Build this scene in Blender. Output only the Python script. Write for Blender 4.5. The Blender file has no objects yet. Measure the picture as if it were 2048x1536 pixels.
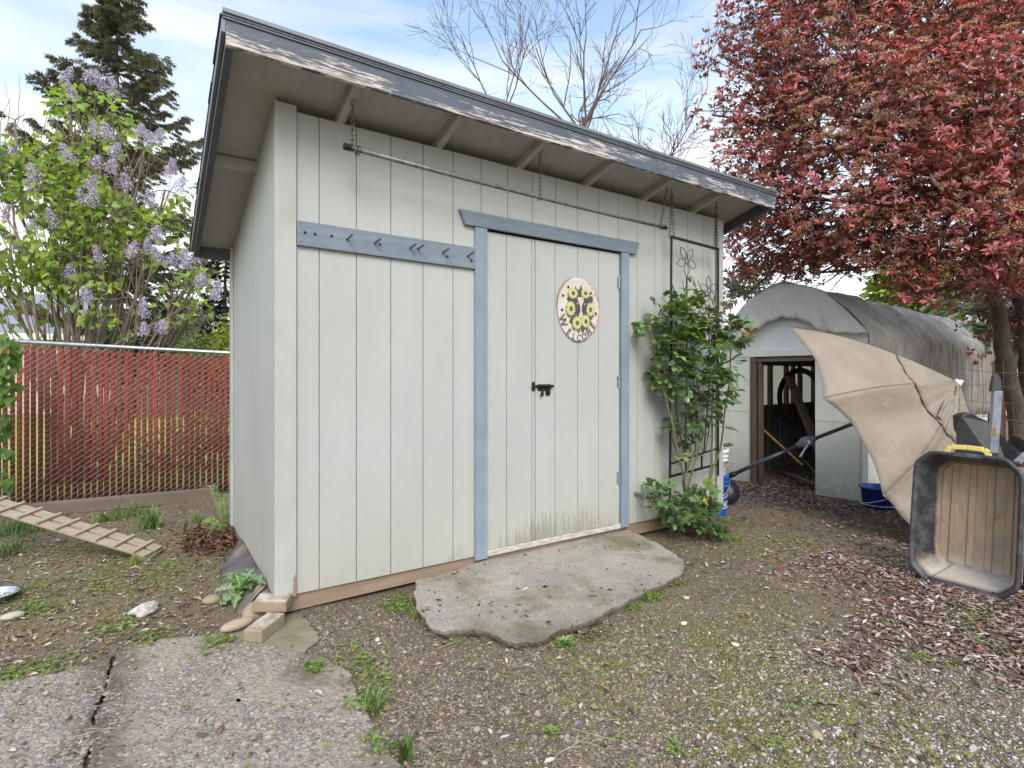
import bpy, math, random
import numpy as np
from mathutils import Vector, Matrix
random.seed(7); RNG = np.random.default_rng(7)
SC = bpy.context.scene
COL = SC.collection
rad = math.radians
# ------------------------------------------------------------------ camera
CX, CY, CH, YAW, FPX, YH = -0.544, -3.056, 1.275, 0.586, 1092.1, 752.0
cam = bpy.data.cameras.new('camera'); camo = bpy.data.objects.new('camera', cam); COL.objects.link(camo)
camo.location = (CX, CY, CH); camo.rotation_euler = (math.pi/2, 0, -YAW)
cam.sensor_width = 36; cam.lens = FPX/2048*36; cam.shift_y = -(768-YH)/2048
cam.clip_start = 0.05; cam.clip_end = 2000
SC.camera = camo
SC.render.resolution_x, SC.render.resolution_y = 1024, 768
# ------------------------------------------------------------------ world: sky with thin cirrus
SUN_EL, SUN_AZ = rad(39), rad(207)       # azimuth clockwise from +Y (direction the sun stands in)
W = bpy.data.worlds.new('World'); SC.world = W; W.use_nodes = True
nt = W.node_tree; nt.nodes.clear()
def wn(t, **k):
    n = nt.nodes.new(t)
    for a, b in k.items(): setattr(n, a, b)
    return n
wo = wn('ShaderNodeOutputWorld'); bg = wn('ShaderNodeBackground'); bg.inputs[1].default_value = 0.15
sky = wn('ShaderNodeTexSky', sky_type='NISHITA', sun_disc=False, sun_elevation=SUN_EL, sun_rotation=SUN_AZ)
sky.altitude = 100; sky.air_density = 1.0; sky.dust_density = 0.6; sky.ozone_density = 1.2
tc = wn('ShaderNodeTexCoord'); sep = wn('ShaderNodeSeparateXYZ')
nt.links.new(tc.outputs['Generated'], sep.inputs[0])
mp = wn('ShaderNodeMapping'); mp.inputs['Scale'].default_value = (1.5, 1.5, 9.0); mp.inputs['Rotation'].default_value = (rad(6), rad(-5), rad(20))
mp.inputs['Location'].default_value = (0.35, 0.1, 0.55)
nt.links.new(tc.outputs['Generated'], mp.inputs[0])
n1 = wn('ShaderNodeTexNoise'); n1.inputs['Scale'].default_value = 1.15; n1.inputs['Detail'].default_value = 7; n1.inputs['Roughness'].default_value = 0.5; n1.inputs['Distortion'].default_value = 0.35
nt.links.new(mp.outputs[0], n1.inputs['Vector'])
r1 = wn('ShaderNodeMapRange'); r1.inputs[1].default_value = 0.43; r1.inputs[2].default_value = 0.62
nt.links.new(n1.outputs[0], r1.inputs[0])
# cloud veil thickens towards the horizon
r2 = wn('ShaderNodeMapRange'); r2.inputs[1].default_value = 0.46; r2.inputs[2].default_value = 0.06; r2.inputs[3].default_value = 0.0; r2.inputs[4].default_value = 1.0
nt.links.new(sep.outputs[2], r2.inputs[0])
ma = wn('ShaderNodeMath', operation='MULTIPLY_ADD'); ma.inputs[1].default_value = 0.75; 
nt.links.new(r1.outputs[0], ma.inputs[0]); nt.links.new(r2.outputs[0], ma.inputs[2]); ma.use_clamp = True
mb_ = wn('ShaderNodeMath', operation='MULTIPLY'); mb_.inputs[1].default_value = 0.93; nt.links.new(ma.outputs[0], mb_.inputs[0])
mx = wn('ShaderNodeMix', data_type='RGBA'); mx.inputs[7].default_value = (4.75, 4.75, 4.85, 1)
tint = wn('ShaderNodeMix', data_type='RGBA', blend_type='MULTIPLY'); tint.inputs[0].default_value = 1.0; tint.inputs[7].default_value = (1.75, 1.55, 1.33, 1)
nt.links.new(sky.outputs[0], tint.inputs[6]); nt.links.new(tint.outputs[2], mx.inputs[6])
# the veil is brighter overhead, as under a thin overcast
zen = wn('ShaderNodeMapRange'); zen.inputs[1].default_value = 0.58; zen.inputs[2].default_value = 1.0; zen.inputs[3].default_value = 1.0; zen.inputs[4].default_value = 2.3
nt.links.new(sep.outputs[2], zen.inputs[0])
vm = wn('ShaderNodeVectorMath', operation='SCALE'); nt.links.new(mb_.outputs[0], mx.inputs[0]); nt.links.new(mx.outputs[2], vm.inputs[0]); nt.links.new(zen.outputs[0], vm.inputs['Scale'])
nt.links.new(vm.outputs[0], bg.inputs[0]); nt.links.new(bg.outputs[0], wo.inputs[0])
# ------------------------------------------------------------------ sun (veiled)
sl = bpy.data.lights.new('sun', 'SUN'); sl.energy = 1.5; sl.angle = rad(28); sl.color = (1.0, 0.95, 0.88)
so = bpy.data.objects.new('sun', sl); COL.objects.link(so)
sd = Vector((math.sin(SUN_AZ)*math.cos(SUN_EL), math.cos(SUN_AZ)*math.cos(SUN_EL), math.sin(SUN_EL)))
so.rotation_euler = sd.to_track_quat('Z', 'Y').to_euler()
SC.view_settings.view_transform = 'Standard'; SC.view_settings.look = 'None'
SC.view_settings.exposure = 0.76; SC.view_settings.gamma = 1
# ------------------------------------------------------------------ measuring helpers
F2 = np.array([math.sin(YAW), math.cos(YAW)]); R2 = np.array([math.cos(YAW), -math.sin(YAW)])
def D(px, py, d):                    # point at depth d (metres) behind a place in the photo
    p = np.array([CX, CY]) + d*(F2 + R2*(px-1024)/FPX)
    return Vector((p[0], p[1], CH-(py-YH)/FPX*d))
def G(px, py, z=0.0):                # where that sight line meets the level z
    d = FPX*(CH-z)/(py-YH); v = D(px, py, d); return Vector((v.x, v.y, z))
def gh(x, y):
    x = np.asarray(x, float); y = np.asarray(y, float)
    return (0.012*np.sin(1.7*x+.5)*np.cos(2.1*y) + 0.007*np.sin(4.1*x+1)*np.sin(3.7*y+2) + 0.004*np.sin(9.3*x+3*np.sin(3*y)))
def ghf(x, y): return float(gh(x, y))
# ------------------------------------------------------------------ object helpers
def tag(o, label=None, cat=None, group=None, kind=None):
    if label: o['label'] = label
    if cat: o['category'] = cat
    if group: o['group'] = group
    if kind: o['kind'] = kind
    return o
def empty(name, loc, label, cat, group=None):
    o = bpy.data.objects.new(name, None); COL.objects.link(o); o.location = loc; o.empty_display_size = 0.1
    return tag(o, label, cat, group)
def link(name, me, parent=None):
    o = bpy.data.objects.new(name, me); COL.objects.link(o)
    if parent is not None:
        o.parent = parent; o.matrix_parent_inverse = Matrix.Translation(root_loc(parent)).inverted()
    return o
def root_loc(p):
    return Vector(p.location) if p.parent is None else Vector((0, 0, 0))
class MB:
    def __init__(s): s.v = []; s.f = []; s.m = []
    def add(s, vs, fs, mi=0):
        b = len(s.v); s.v += [tuple(v) for v in vs]; s.f += [tuple(b+i for i in f) for f in fs]; s.m += [mi]*len(fs); return s
    def hexa(s, p, mi=0):            # p: 4 bottom then 4 top
        return s.add(p, [(3,2,1,0),(4,5,6,7),(0,1,5,4),(1,2,6,5),(2,3,7,6),(3,0,4,7)], mi)
    def box(s, x0, x1, y0, y1, z0, z1, mi=0):
        return s.hexa([(x0,y0,z0),(x1,y0,z0),(x1,y1,z0),(x0,y1,z0),(x0,y0,z1),(x1,y0,z1),(x1,y1,z1),(x0,y1,z1)], mi)
    def obox(s, c, size, M, mi=0):
        c = Vector(c); h = [a/2 for a in size]
        P = [c + M @ Vector((sx*h[0], sy*h[1], sz*h[2])) for sz in (-1,1) for sx, sy in ((-1,-1),(1,-1),(1,1),(-1,1))]
        return s.hexa(P, mi)
    def bar(s, a, b, w, h, up=(0,0,1), mi=0):
        a = Vector(a); b = Vector(b); d = (b-a); L = d.length; d.normalize(); u = Vector(up)
        x = d.cross(u); 
        if x.length < 1e-4: x = d.cross(Vector((1,0,0)))
        x.normalize(); z = x.cross(d)
        P = []
        for t in (a, b):
            for sx, sz in ((-1,-1),(1,-1),(1,1),(-1,1)): P.append(t + x*sx*w/2 + z*sz*h/2)
        return s.hexa(P, mi)
    def tube(s, pts, r, n=8, mi=0, cap=True, closed=False):
        pts = [Vector(p) for p in pts]; N = len(pts)
        if not hasattr(r, '__len__'): r = [r]*N
        base = len(s.v); ref = None
        for i, p in enumerate(pts):
            if closed: t = pts[(i+1) % N]-pts[i-1]
            else: t = pts[min(i+1, N-1)]-pts[max(i-1, 0)]
            if t.length < 1e-9: t = Vector((0,0,1))
            t.normalize()
            if ref is None:
                ref = t.orthogonal().normalized()
            else:
                ref = (ref - t*ref.dot(t))
                if ref.length < 1e-5: ref = t.orthogonal()
                ref.normalize()
            b = t.cross(ref)
            for k in range(n):
                a = 2*math.pi*k/n; s.v.append(tuple(p + (ref*math.cos(a)+b*math.sin(a))*r[i]))
        M = N if closed else N-1
        for i in range(M):
            j = (i+1) % N
            for k in range(n):
                s.f.append((base+i*n+k, base+i*n+(k+1)%n, base+j*n+(k+1)%n, base+j*n+k)); s.m.append(mi)
        if cap and not closed:
            s.f.append(tuple(base+k for k in range(n))[::-1]); s.f.append(tuple(base+(N-1)*n+k for k in range(n))); s.m += [mi, mi]
        return s
    def lathe(s, c, prof, n=24, mi=0, axis=(0,0,1), cap=False):
        c = Vector(c); q = Vector(axis).to_track_quat('Z','Y'); base = len(s.v)
        for r, z in prof:
            for k in range(n):
                a = 2*math.pi*k/n; s.v.append(tuple(c + q @ Vector((r*math.cos(a), r*math.sin(a), z))))
        for i in range(len(prof)-1):
            for k in range(n):
                s.f.append((base+i*n+k, base+i*n+(k+1)%n, base+(i+1)*n+(k+1)%n, base+(i+1)*n+k)); s.m.append(mi)
        if cap:
            s.f.append(tuple(base+k for k in range(n))[::-1]); s.f.append(tuple(base+(len(prof)-1)*n+k for k in range(n))); s.m += [mi, mi]
        return s
    def grid(s, P, mi=0, flip=False):  # P: rows of points
        nr, nc = len(P), len(P[0]); b = len(s.v)
        for r in P: s.v += [tuple(p) for p in r]
        for i in range(nr-1):
            for j in range(nc-1):
                q = (b+i*nc+j, b+i*nc+j+1, b+(i+1)*nc+j+1, b+(i+1)*nc+j)
                s.f.append(q[::-1] if flip else q); s.m.append(mi)
        return s
    def build(s, name, mats, parent=None, smooth=False, bevel=0, solid=0):
        me = bpy.data.meshes.new(name); me.from_pydata(s.v, [], s.f)
        if not isinstance(mats, (list, tuple)): mats = [mats]
        for m in mats: me.materials.append(m)
        me.polygons.foreach_set('material_index', s.m)
        if smooth: me.polygons.foreach_set('use_smooth', [True]*len(s.f))
        me.update(); o = link(name, me, parent)
        if solid:
            k = o.modifiers.new('s', 'SOLIDIFY'); k.thickness = solid; k.offset = 0
        if bevel:
            k = o.modifiers.new('b', 'BEVEL'); k.width = bevel; k.segments = 2; k.limit_method = 'ANGLE'; k.angle_limit = rad(40)
        return o
# ------------------------------------------------------------------ materials
def mk(name):
    m = bpy.data.materials.new(name); m.use_nodes = True; t = m.node_tree; b = t.nodes['Principled BSDF']; return m, t, b
def NN(t, typ, ins=None, **k):
    n = t.nodes.new(typ)
    for a, v in k.items(): setattr(n, a, v)
    for a, v in (ins or {}).items():
        if isinstance(v, bpy.types.NodeSocket): t.links.new(v, n.inputs[a])
        else: n.inputs[a].default_value = v
    return n
def c4(c): return (c[0], c[1], c[2], 1)
def coords(t, scale=(1,1,1), rot=(0,0,0), loc=(0,0,0)):
    g = NN(t, 'ShaderNodeNewGeometry')
    return NN(t, 'ShaderNodeMapping', {'Vector': g.outputs['Position'], 'Scale': scale, 'Rotation': rot, 'Location': loc}).outputs[0]
def noise(t, vec, scale, detail=4, rough=.55, dist=0):
    return NN(t, 'ShaderNodeTexNoise', {'Vector': vec, 'Scale': scale, 'Detail': detail, 'Roughness': rough, 'Distortion': dist}).outputs[0]
def mrange(t, v, a, b, c=0, d=1):
    return NN(t, 'ShaderNodeMapRange', {0: v, 1: a, 2: b, 3: c, 4: d}).outputs[0]
def mixc(t, f, a, b, blend='MIX'):
    n = NN(t, 'ShaderNodeMix', {0: f}, data_type='RGBA', blend_type=blend)
    for i, c in ((6, a), (7, b)):
        if isinstance(c, bpy.types.NodeSocket): t.links.new(c, n.inputs[i])
        else: n.inputs[i].default_value = c4(c)
    return n.outputs[2]
def mth(t, op, a, b=0.0, clamp=False):
    n = NN(t, 'ShaderNodeMath', operation=op); n.use_clamp = clamp
    for i, c in ((0, a), (1, b)):
        if isinstance(c, bpy.types.NodeSocket): t.links.new(c, n.inputs[i])
        else: n.inputs[i].default_value = c
    return n.outputs[0]
def bump(t, b, h, strength=.3, dist=.01):
    n = NN(t, 'ShaderNodeBump', {'Height': h, 'Strength': strength, 'Distance': dist}); t.links.new(n.outputs[0], b.inputs['Normal'])
def posz(t):
    g = NN(t, 'ShaderNodeNewGeometry'); return NN(t, 'ShaderNodeSeparateXYZ', {0: g.outputs['Position']}).outputs
def simple(name, col, rough=.6, metal=0, var=.15, nscale=8, bstr=.1, bscale=60, bdist=.004, col2=None, stretch=(1,1,1), spec=.5):
    m, t, b = mk(name)
    v = coords(t, stretch); n = noise(t, v, nscale, 5)
    c2 = col2 or tuple(x*(1-var) for x in col)
    c1 = col if col2 else tuple(min(1, x*(1+var)) for x in col)
    t.links.new(mixc(t, mrange(t, n, .35, .65), c1, c2), b.inputs['Base Color'])
    b.inputs['Roughness'].default_value = rough; b.inputs['Metallic'].default_value = metal; b.inputs['Specular IOR Level'].default_value = spec
    if bstr: bump(t, b, noise(t, v, bscale, 4), bstr, bdist)
    return m
def siding(name, left=False):
    m, t, b = mk(name)
    n = noise(t, coords(t, (1.4,1.4,.5)), 1.6, 5)
    c = mixc(t, mrange(t, n, .3, .7), (.440,.455,.432), (.395,.409,.386))
    n2 = noise(t, coords(t, (14,14,.9)), 3, 5, .6)
    c = mixc(t, mrange(t, n2, .50, .72, 0, .30), c, (.42,.43,.38))
    c = mixc(t, mrange(t, noise(t, coords(t, (9,9,9)), 1.0, 8, .8, 1.2), .60, .72, 0, .35), c, (.58,.585,.55))
    sp = posz(t)
    # mildew creeping up from the bottom edge, ragged vertical streaks
    gn = noise(t, coords(t, (22,22,2.2)), 2.2, 6, .75)
    wide = noise(t, coords(t, (1.2,1.2,.2), loc=(3.3,0,0)), 1.6, 2)
    hz = mrange(t, sp[2], .12, .46, 1, 0)
    g1 = mth(t, 'MULTIPLY', hz, mrange(t, wide, .35, .62, .25, 1))
    if left: g1 = mth(t, 'MULTIPLY', g1, .35)
    else:
        dx = mrange(t, sp[0], .75, 1.25, .35, 1); g1 = mth(t, 'MULTIPLY', g1, dx)
    g2 = mrange(t, mth(t, 'ADD', gn, mth(t, 'MULTIPLY', g1, .62)), .74, .98)
    c = mixc(t, mth(t, 'MULTIPLY', g2, .62), c, (.085,.08,.04))
    g3 = mth(t, 'MULTIPLY', mrange(t, sp[2], .12, .8, .55, 0), mrange(t, gn, .3, .7, .4, 1))
    c = mixc(t, g3, c, (.42,.36,.26) if left else (.40,.38,.28))
    t.links.new(c, b.inputs['Base Color']); b.inputs['Roughness'].default_value = .62; b.inputs['Specular IOR Level'].default_value = .25
    h = noise(t, coords(t, (5,5,150)), 1.3, 4, .7); h2 = noise(t, coords(t, (60,60,60)), 2, 4)
    h3 = noise(t, coords(t, (70,70,3)), 1.0, 3)
    bump(t, b, mth(t, 'ADD', mth(t, 'ADD', h, mth(t, 'MULTIPLY', h2, .4)), mth(t, 'MULTIPLY', h3, .35)), .42, .004)
    return m
def wood(name, c1, c2, axis='x', rough=.75, gs=1.0, bstr=.35):
    m, t, b = mk(name); s = {'x': (2.2,38,38), 'y': (38,2.2,38), 'z': (38,38,2.2)}[axis]
    s = tuple(a*gs for a in s)
    n = noise(t, coords(t, s), 1, 6, .7, .6); n2 = noise(t, coords(t, (2,2,2)), 2, 3)
    c = mixc(t, mrange(t, n, .3, .7), c1, c2); c = mixc(t, mrange(t, n2, .4, .7, 0, .35), c, tuple(x*.55 for x in c1))
    t.links.new(c, b.inputs['Base Color']); b.inputs['Roughness'].default_value = rough; b.inputs['Specular IOR Level'].default_value = .25
    bump(t, b, n, bstr, .004); return m
def peel():
    m, t, b = mk('peeling_slate_paint'); sp = posz(t)
    v = coords(t, (2.4, 1, 30), rot=(0, rad(1.5), 0)); n = noise(t, v, 1.5, 8, .68, 1.6)
    big = noise(t, coords(t, (1.3,1,7)), 1.4, 3, .5, .8)
    low = mrange(t, sp[2], 2.84, 2.735, -.09, .15)
    k = mth(t, 'ADD', mth(t, 'ADD', n, low), mth(t, 'MULTIPLY', mth(t, 'SUBTRACT', big, .5), 1.0))
    msk = mrange(t, mth(t, 'ADD', k, mth(t, 'MULTIPLY', mth(t, 'SUBTRACT', noise(t, coords(t, (6,3,90), rot=(0,rad(1.5),0)), 1.3, 6, .75, .8), .5), 1.25)), .555, .585)
    grain = noise(t, coords(t, (4,4,110), rot=(0,rad(1.5),0)), 1.2, 5, .75, .9)
    woodc = mixc(t, mrange(t, grain, .44, .54), (.11,.105,.11), (.62,.58,.53))
    pn = noise(t, coords(t, (2,2,2)), 3, 5)
    pc = mixc(t, mrange(t, pn, .3, .7), (.07,.085,.115), (.11,.125,.155))
    t.links.new(mixc(t, msk, pc, woodc), b.inputs['Base Color'])
    t.links.new(mrange(t, msk, 0, 1, .45, .85), b.inputs['Roughness'])
    bump(t, b, mth(t, 'ADD', mth(t, 'MULTIPLY', msk, -1.0), mth(t, 'MULTIPLY', grain, .5)), .6, .003)
    return m
def leafmat(name, rough=.4, trans=.35, spec=.5, tr_col=(1,1,1)):
    m = bpy.data.materials.new(name); m.use_nodes = True; t = m.node_tree; b = t.nodes['Principled BSDF']; out = t.nodes['Material Output']
    a = NN(t, 'ShaderNodeAttribute', attribute_name='col'); b.inputs['Roughness'].default_value = rough; b.inputs['Specular IOR Level'].default_value = spec
    t.links.new(a.outputs[0], b.inputs['Base Color'])
    tr = NN(t, 'ShaderNodeBsdfTranslucent'); t.links.new(mixc(t, 1.0, a.outputs[0], tr_col, 'MULTIPLY'), tr.inputs[0])
    ms = NN(t, 'ShaderNodeMixShader', {0: trans}); t.links.new(b.outputs[0], ms.inputs[1]); t.links.new(tr.outputs[0], ms.inputs[2]); t.links.new(ms.outputs[0], out.inputs[0])
    return m
def attrmat(name, rough=.8, bscale=80):
    m, t, b = mk(name); a = NN(t, 'ShaderNodeAttribute', attribute_name='col')
    n = noise(t, coords(t), bscale, 3)
    t.links.new(mixc(t, mrange(t, n, .3, .7, 0, .35), a.outputs[0], (.05,.045,.035)), b.inputs['Base Color']); b.inputs['Roughness'].default_value = rough
    b.inputs['Specular IOR Level'].default_value = .25
    return m
M_SID = siding('pale_siding_paint'); M_SIDL = siding('pale_siding_paint_side', True)
M_TRIM = wood('pale_trim_paint', (.45,.457,.43), (.41,.418,.39), 'z', .6, .6, .3)
M_BLUE = wood('blue_trim_paint', (.25,.315,.37), (.205,.26,.305), 'z', .6, .7, .3)
M_BLUEX = wood('blue_trim_paint_level', (.225,.27,.32), (.155,.19,.225), 'x', .6, .8, .35)
M_PEEL = peel()
M_SLATE = simple('slate_paint', (.085,.09,.11), .5, 0, .12, 6, .15, 90)
M_DRIP = simple('grey_drip_edge', (.20,.21,.235), .42, .3, .12, 4, .05)
def soffit():
    m, t, b = mk('weathered_soffit_ply')
    n = noise(t, coords(t, (60,4,60)), 1, 6, .7, .5); n2 = noise(t, coords(t), 1.6, 4)
    c = mixc(t, mrange(t, n, .25, .75), (.50,.485,.46), (.38,.365,.35)); c = mixc(t, mrange(t, n2, .45, .75, 0, .5), c, (.32,.30,.28))
    t.links.new(c, b.inputs['Base Color']); b.inputs['Roughness'].default_value = .8; bump(t, b, n, .5, .004); return m
M_SOF = soffit()
M_RAFT = wood('rafter_paint', (.48,.465,.435), (.39,.375,.35), 'y', .7)
M_SKIRT = wood('brown_skirt_board', (.36,.265,.19), (.22,.155,.11), 'x', .85, .6)
M_SKIRTY = wood('brown_skirt_board_side', (.34,.25,.18), (.21,.15,.105), 'y', .85, .6)
M_BLACK = simple('black_metal', (.02,.02,.022), .45, .5, .2, 20, .1)
M_STEEL = simple('galvanised_steel', (.42,.44,.46), .42, .8, .2, 30, .1)
M_PIPE = simple('blue_grey_pipe', (.19,.23,.25), .45, .4, .2, 14, .1, col2=(.16,.09,.06), stretch=(3,1,1))
M_CHAIN = simple('dark_chain', (.10,.10,.10), .4, .8, .3, 30, 0)
M_SHING = simple('roof_shingle', (.10,.10,.105), .9, 0, .4, 40, .4)
M_DARK = simple('dark_gap', (.02,.018,.015), .9)
M_WHITE = simple('white_vinyl', (.70,.71,.70), .5, 0, .06, 3, .1)
# ------------------------------------------------------------------ scattering with numpy
def frames(d, n):
    d = d/np.linalg.norm(d, axis=1, keepdims=True)
    n = n - d*np.sum(n*d, axis=1, keepdims=True); ln = np.linalg.norm(n, axis=1, keepdims=True)
    n = np.where(ln < 1e-4, np.array([[0.3,0.2,1.0]]), n); n = n/np.linalg.norm(n, axis=1, keepdims=True)
    x = np.cross(d, n); return np.stack([x, d, n], axis=2)
def rvec(n, rng=RNG):
    v = rng.normal(size=(n,3)); return v/np.linalg.norm(v, axis=1, keepdims=True)
def scatter(name, tv, tf, P, Rm, S, cols, mat, parent=None, smooth=False):
    tv = np.asarray(tv, float); N = len(P); S = np.asarray(S, float)
    if S.ndim == 1: S = np.repeat(S[:,None], 3, 1)
    V = np.einsum('nij,nkj->nki', Rm, tv[None]*S[:,None,:]) + np.asarray(P)[:,None,:]
    k = len(tv); V = V.reshape(-1,3)
    lens = np.array([len(f) for f in tf]); flat = np.concatenate([np.array(f) for f in tf])
    L = (flat[None,:] + (np.arange(N)*k)[:,None]).reshape(-1)
    tot = np.tile(lens, N); starts = np.concatenate([[0], np.cumsum(tot)[:-1]])
    me = bpy.data.meshes.new(name); me.vertices.add(len(V)); me.vertices.foreach_set('co', V.astype(np.float32).ravel())
    me.loops.add(len(L)); me.loops.foreach_set('vertex_index', L.astype(np.int32))
    me.polygons.add(len(tot)); me.polygons.foreach_set('loop_start', starts.astype(np.int32)); me.polygons.foreach_set('loop_total', tot.astype(np.int32))
    if smooth: me.polygons.foreach_set('use_smooth', np.ones(len(tot), bool))
    me.update(calc_edges=True)
    if cols is not None:
        a = me.attributes.new('col', 'FLOAT_COLOR', 'POINT'); c = np.ones((N,k,4), np.float32); c[:,:,:3] = np.clip(cols,0,1)[:,None,:]
        a.data.foreach_set('color', c.ravel())
    me.materials.append(mat); return link(name, me, parent)
LEAF = ([(0,0,0),(-.5,.35,.10),(0,.38,0),(.5,.35,.10),(-.38,.72,.04),(0,.72,-.05),(.38,.72,.04),(0,1,-.16)],
        [(0,2,1),(0,3,2),(1,2,5,4),(2,3,6,5),(4,5,7),(5,6,7)])
HEART = ([(0,0,0),(-.42,-.06,.06),(-.5,.3,.1),(0,.3,0),(.42,-.06,.06),(.5,.3,.1),(-.28,.7,.02),(.28,.7,.02),(0,.68,-.06),(0,1.05,-.2)],
         [(0,3,2,1),(0,4,5,3),(2,3,8,6),(3,5,7,8),(6,8,9),(8,7,9)])
def lobes_points(lobes, n, rng, shell=.55):
    vol = np.array([l[3]**2.4*(l[4] if len(l) > 4 else 1) for l in lobes]); idx = rng.choice(len(lobes), n, p=vol/vol.sum())
    C = np.array([list(D(l[0], l[1], l[2])) for l in lobes]); Rr = np.array([l[3] for l in lobes])
    d = rvec(n, rng); r = rng.uniform(shell**3, 1.08, n)**(1/3)
    P = C[idx] + d*(r*Rr[idx])[:,None]; return P, d, r, C[idx]
def vnoise(P, s, seed=0):
    P = np.asarray(P)*s + seed
    return (np.sin(P[:,0]*1.3+2*np.sin(P[:,1]*.9+.4)) + np.sin(P[:,1]*1.7+1.5*np.sin(P[:,2]*1.1+1)) + np.sin(P[:,2]*1.5+1.7*np.sin(P[:,0]*.8+2)))/3
ICO = None
def ico():
    t = (1+5**.5)/2
    v = np.array([(-1,t,0),(1,t,0),(-1,-t,0),(1,-t,0),(0,-1,t),(0,1,t),(0,-1,-t),(0,1,-t),(t,0,-1),(t,0,1),(-t,0,-1),(-t,0,1)])/math.sqrt(1+t*t)
    f = [(0,11,5),(0,5,1),(0,1,7),(0,7,10),(0,10,11),(1,5,9),(5,11,4),(11,10,2),(10,7,6),(7,1,8),(3,9,4),(3,4,2),(3,2,6),(3,6,8),(3,8,9),(4,9,5),(2,4,11),(6,2,10),(8,6,7),(9,8,1)]
    return v, f
ICO = ico()
def blobrock(name, c, size, mat, parent=None, seed=0, rot=0, sub=3, rough=.12):
    import bmesh
    bm = bmesh.new(); bmesh.ops.create_icosphere(bm, subdivisions=sub, radius=1)
    R = Matrix.Rotation(rot, 3, 'Z')
    for v in bm.verts:
        n = vnoise([v.co], 1.9, seed)[0]*rough + vnoise([v.co], 5, seed+3)[0]*rough*.3
        p = v.co*(1+n); v.co = Vector(c) + R @ Vector((p.x*size[0], p.y*size[1], p.z*size[2]))
    me = bpy.data.meshes.new(name); bm.to_mesh(me); bm.free(); me.polygons.foreach_set('use_smooth', [True]*len(me.polygons)); me.materials.append(mat)
    return link(name, me, parent)
def text_mesh(s, size, depth=.002):
    cu = bpy.data.curves.new('t', 'FONT'); cu.body = s; cu.size = size; cu.extrude = depth; cu.align_x = 'CENTER'
    o = bpy.data.objects.new('t', cu); COL.objects.link(o); dg = bpy.context.evaluated_depsgraph_get(); dg.update()
    me = bpy.data.meshes.new_from_object(o.evaluated_get(dg)); V = [v.co.copy() for v in me.vertices]; Fc = [tuple(p.vertices) for p in me.polygons]
    bpy.data.objects.remove(o); bpy.data.curves.remove(cu); bpy.data.meshes.remove(me); return V, Fc
# ================================================================== GROUND
LEAFZ = [(1560,975,.75,1.1),(1690,1010,.6,1.1),(1500,960,.5,1.0),(1800,1150,.40,.30),(1980,1250,.38,1.35),(1850,1240,.26,.9),(2060,1300,.32,1.0),(1700,1130,.5,.22),(1760,1270,.15,.45),(2100,1180,.6,1.2),(1720,1330,.16,.6),(1620,950,.8,1.0)]
WHITEZ = [(2000,1520,.55,1.3),(1800,1450,.5,1.0),(1650,1480,.4,.8),(1500,1500,.35,.5),(1700,1340,.35,.5),(1420,1300,.5,.25),(1950,1400,.4,.8),(1450,1180,.5,.2)]
GRAVZ = [(900,1380,.45,1.0),(700,1250,.22,.9),(1000,1450,.5,1.0),(1150,1380,.5,.75),(1250,1480,.5,.6),(850,1480,.4,.9),(760,1300,.3,1.0),(1350,1350,.6,.35),(1450,1080,1.2,.25)]
MOSSZ = [(1480,1110,.28,.8),(1560,1090,.3,.8),(1600,1200,.3,.3),(1500,1420,.5,.7),(1300,1330,.5,.55),(1450,1250,.6,.5),(1150,1330,.4,.3),(330,1180,.5,.35),(200,1120,.5,.5),(60,1230,.4,.6),(420,1110,.4,.4),(1380,1450,.3,.35),(300,1060,.7,.5),(1740,1400,.3,.4)]
def zw(zones, X, Y):
    w = np.zeros_like(np.asarray(X, float))
    for px, py, r, a in zones:
        c = G(px, py); w = w + a*np.exp(-(((X-c.x)**2+(Y-c.y)**2)/(r*r)))
    return np.clip(w, 0, 1.4)
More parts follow.
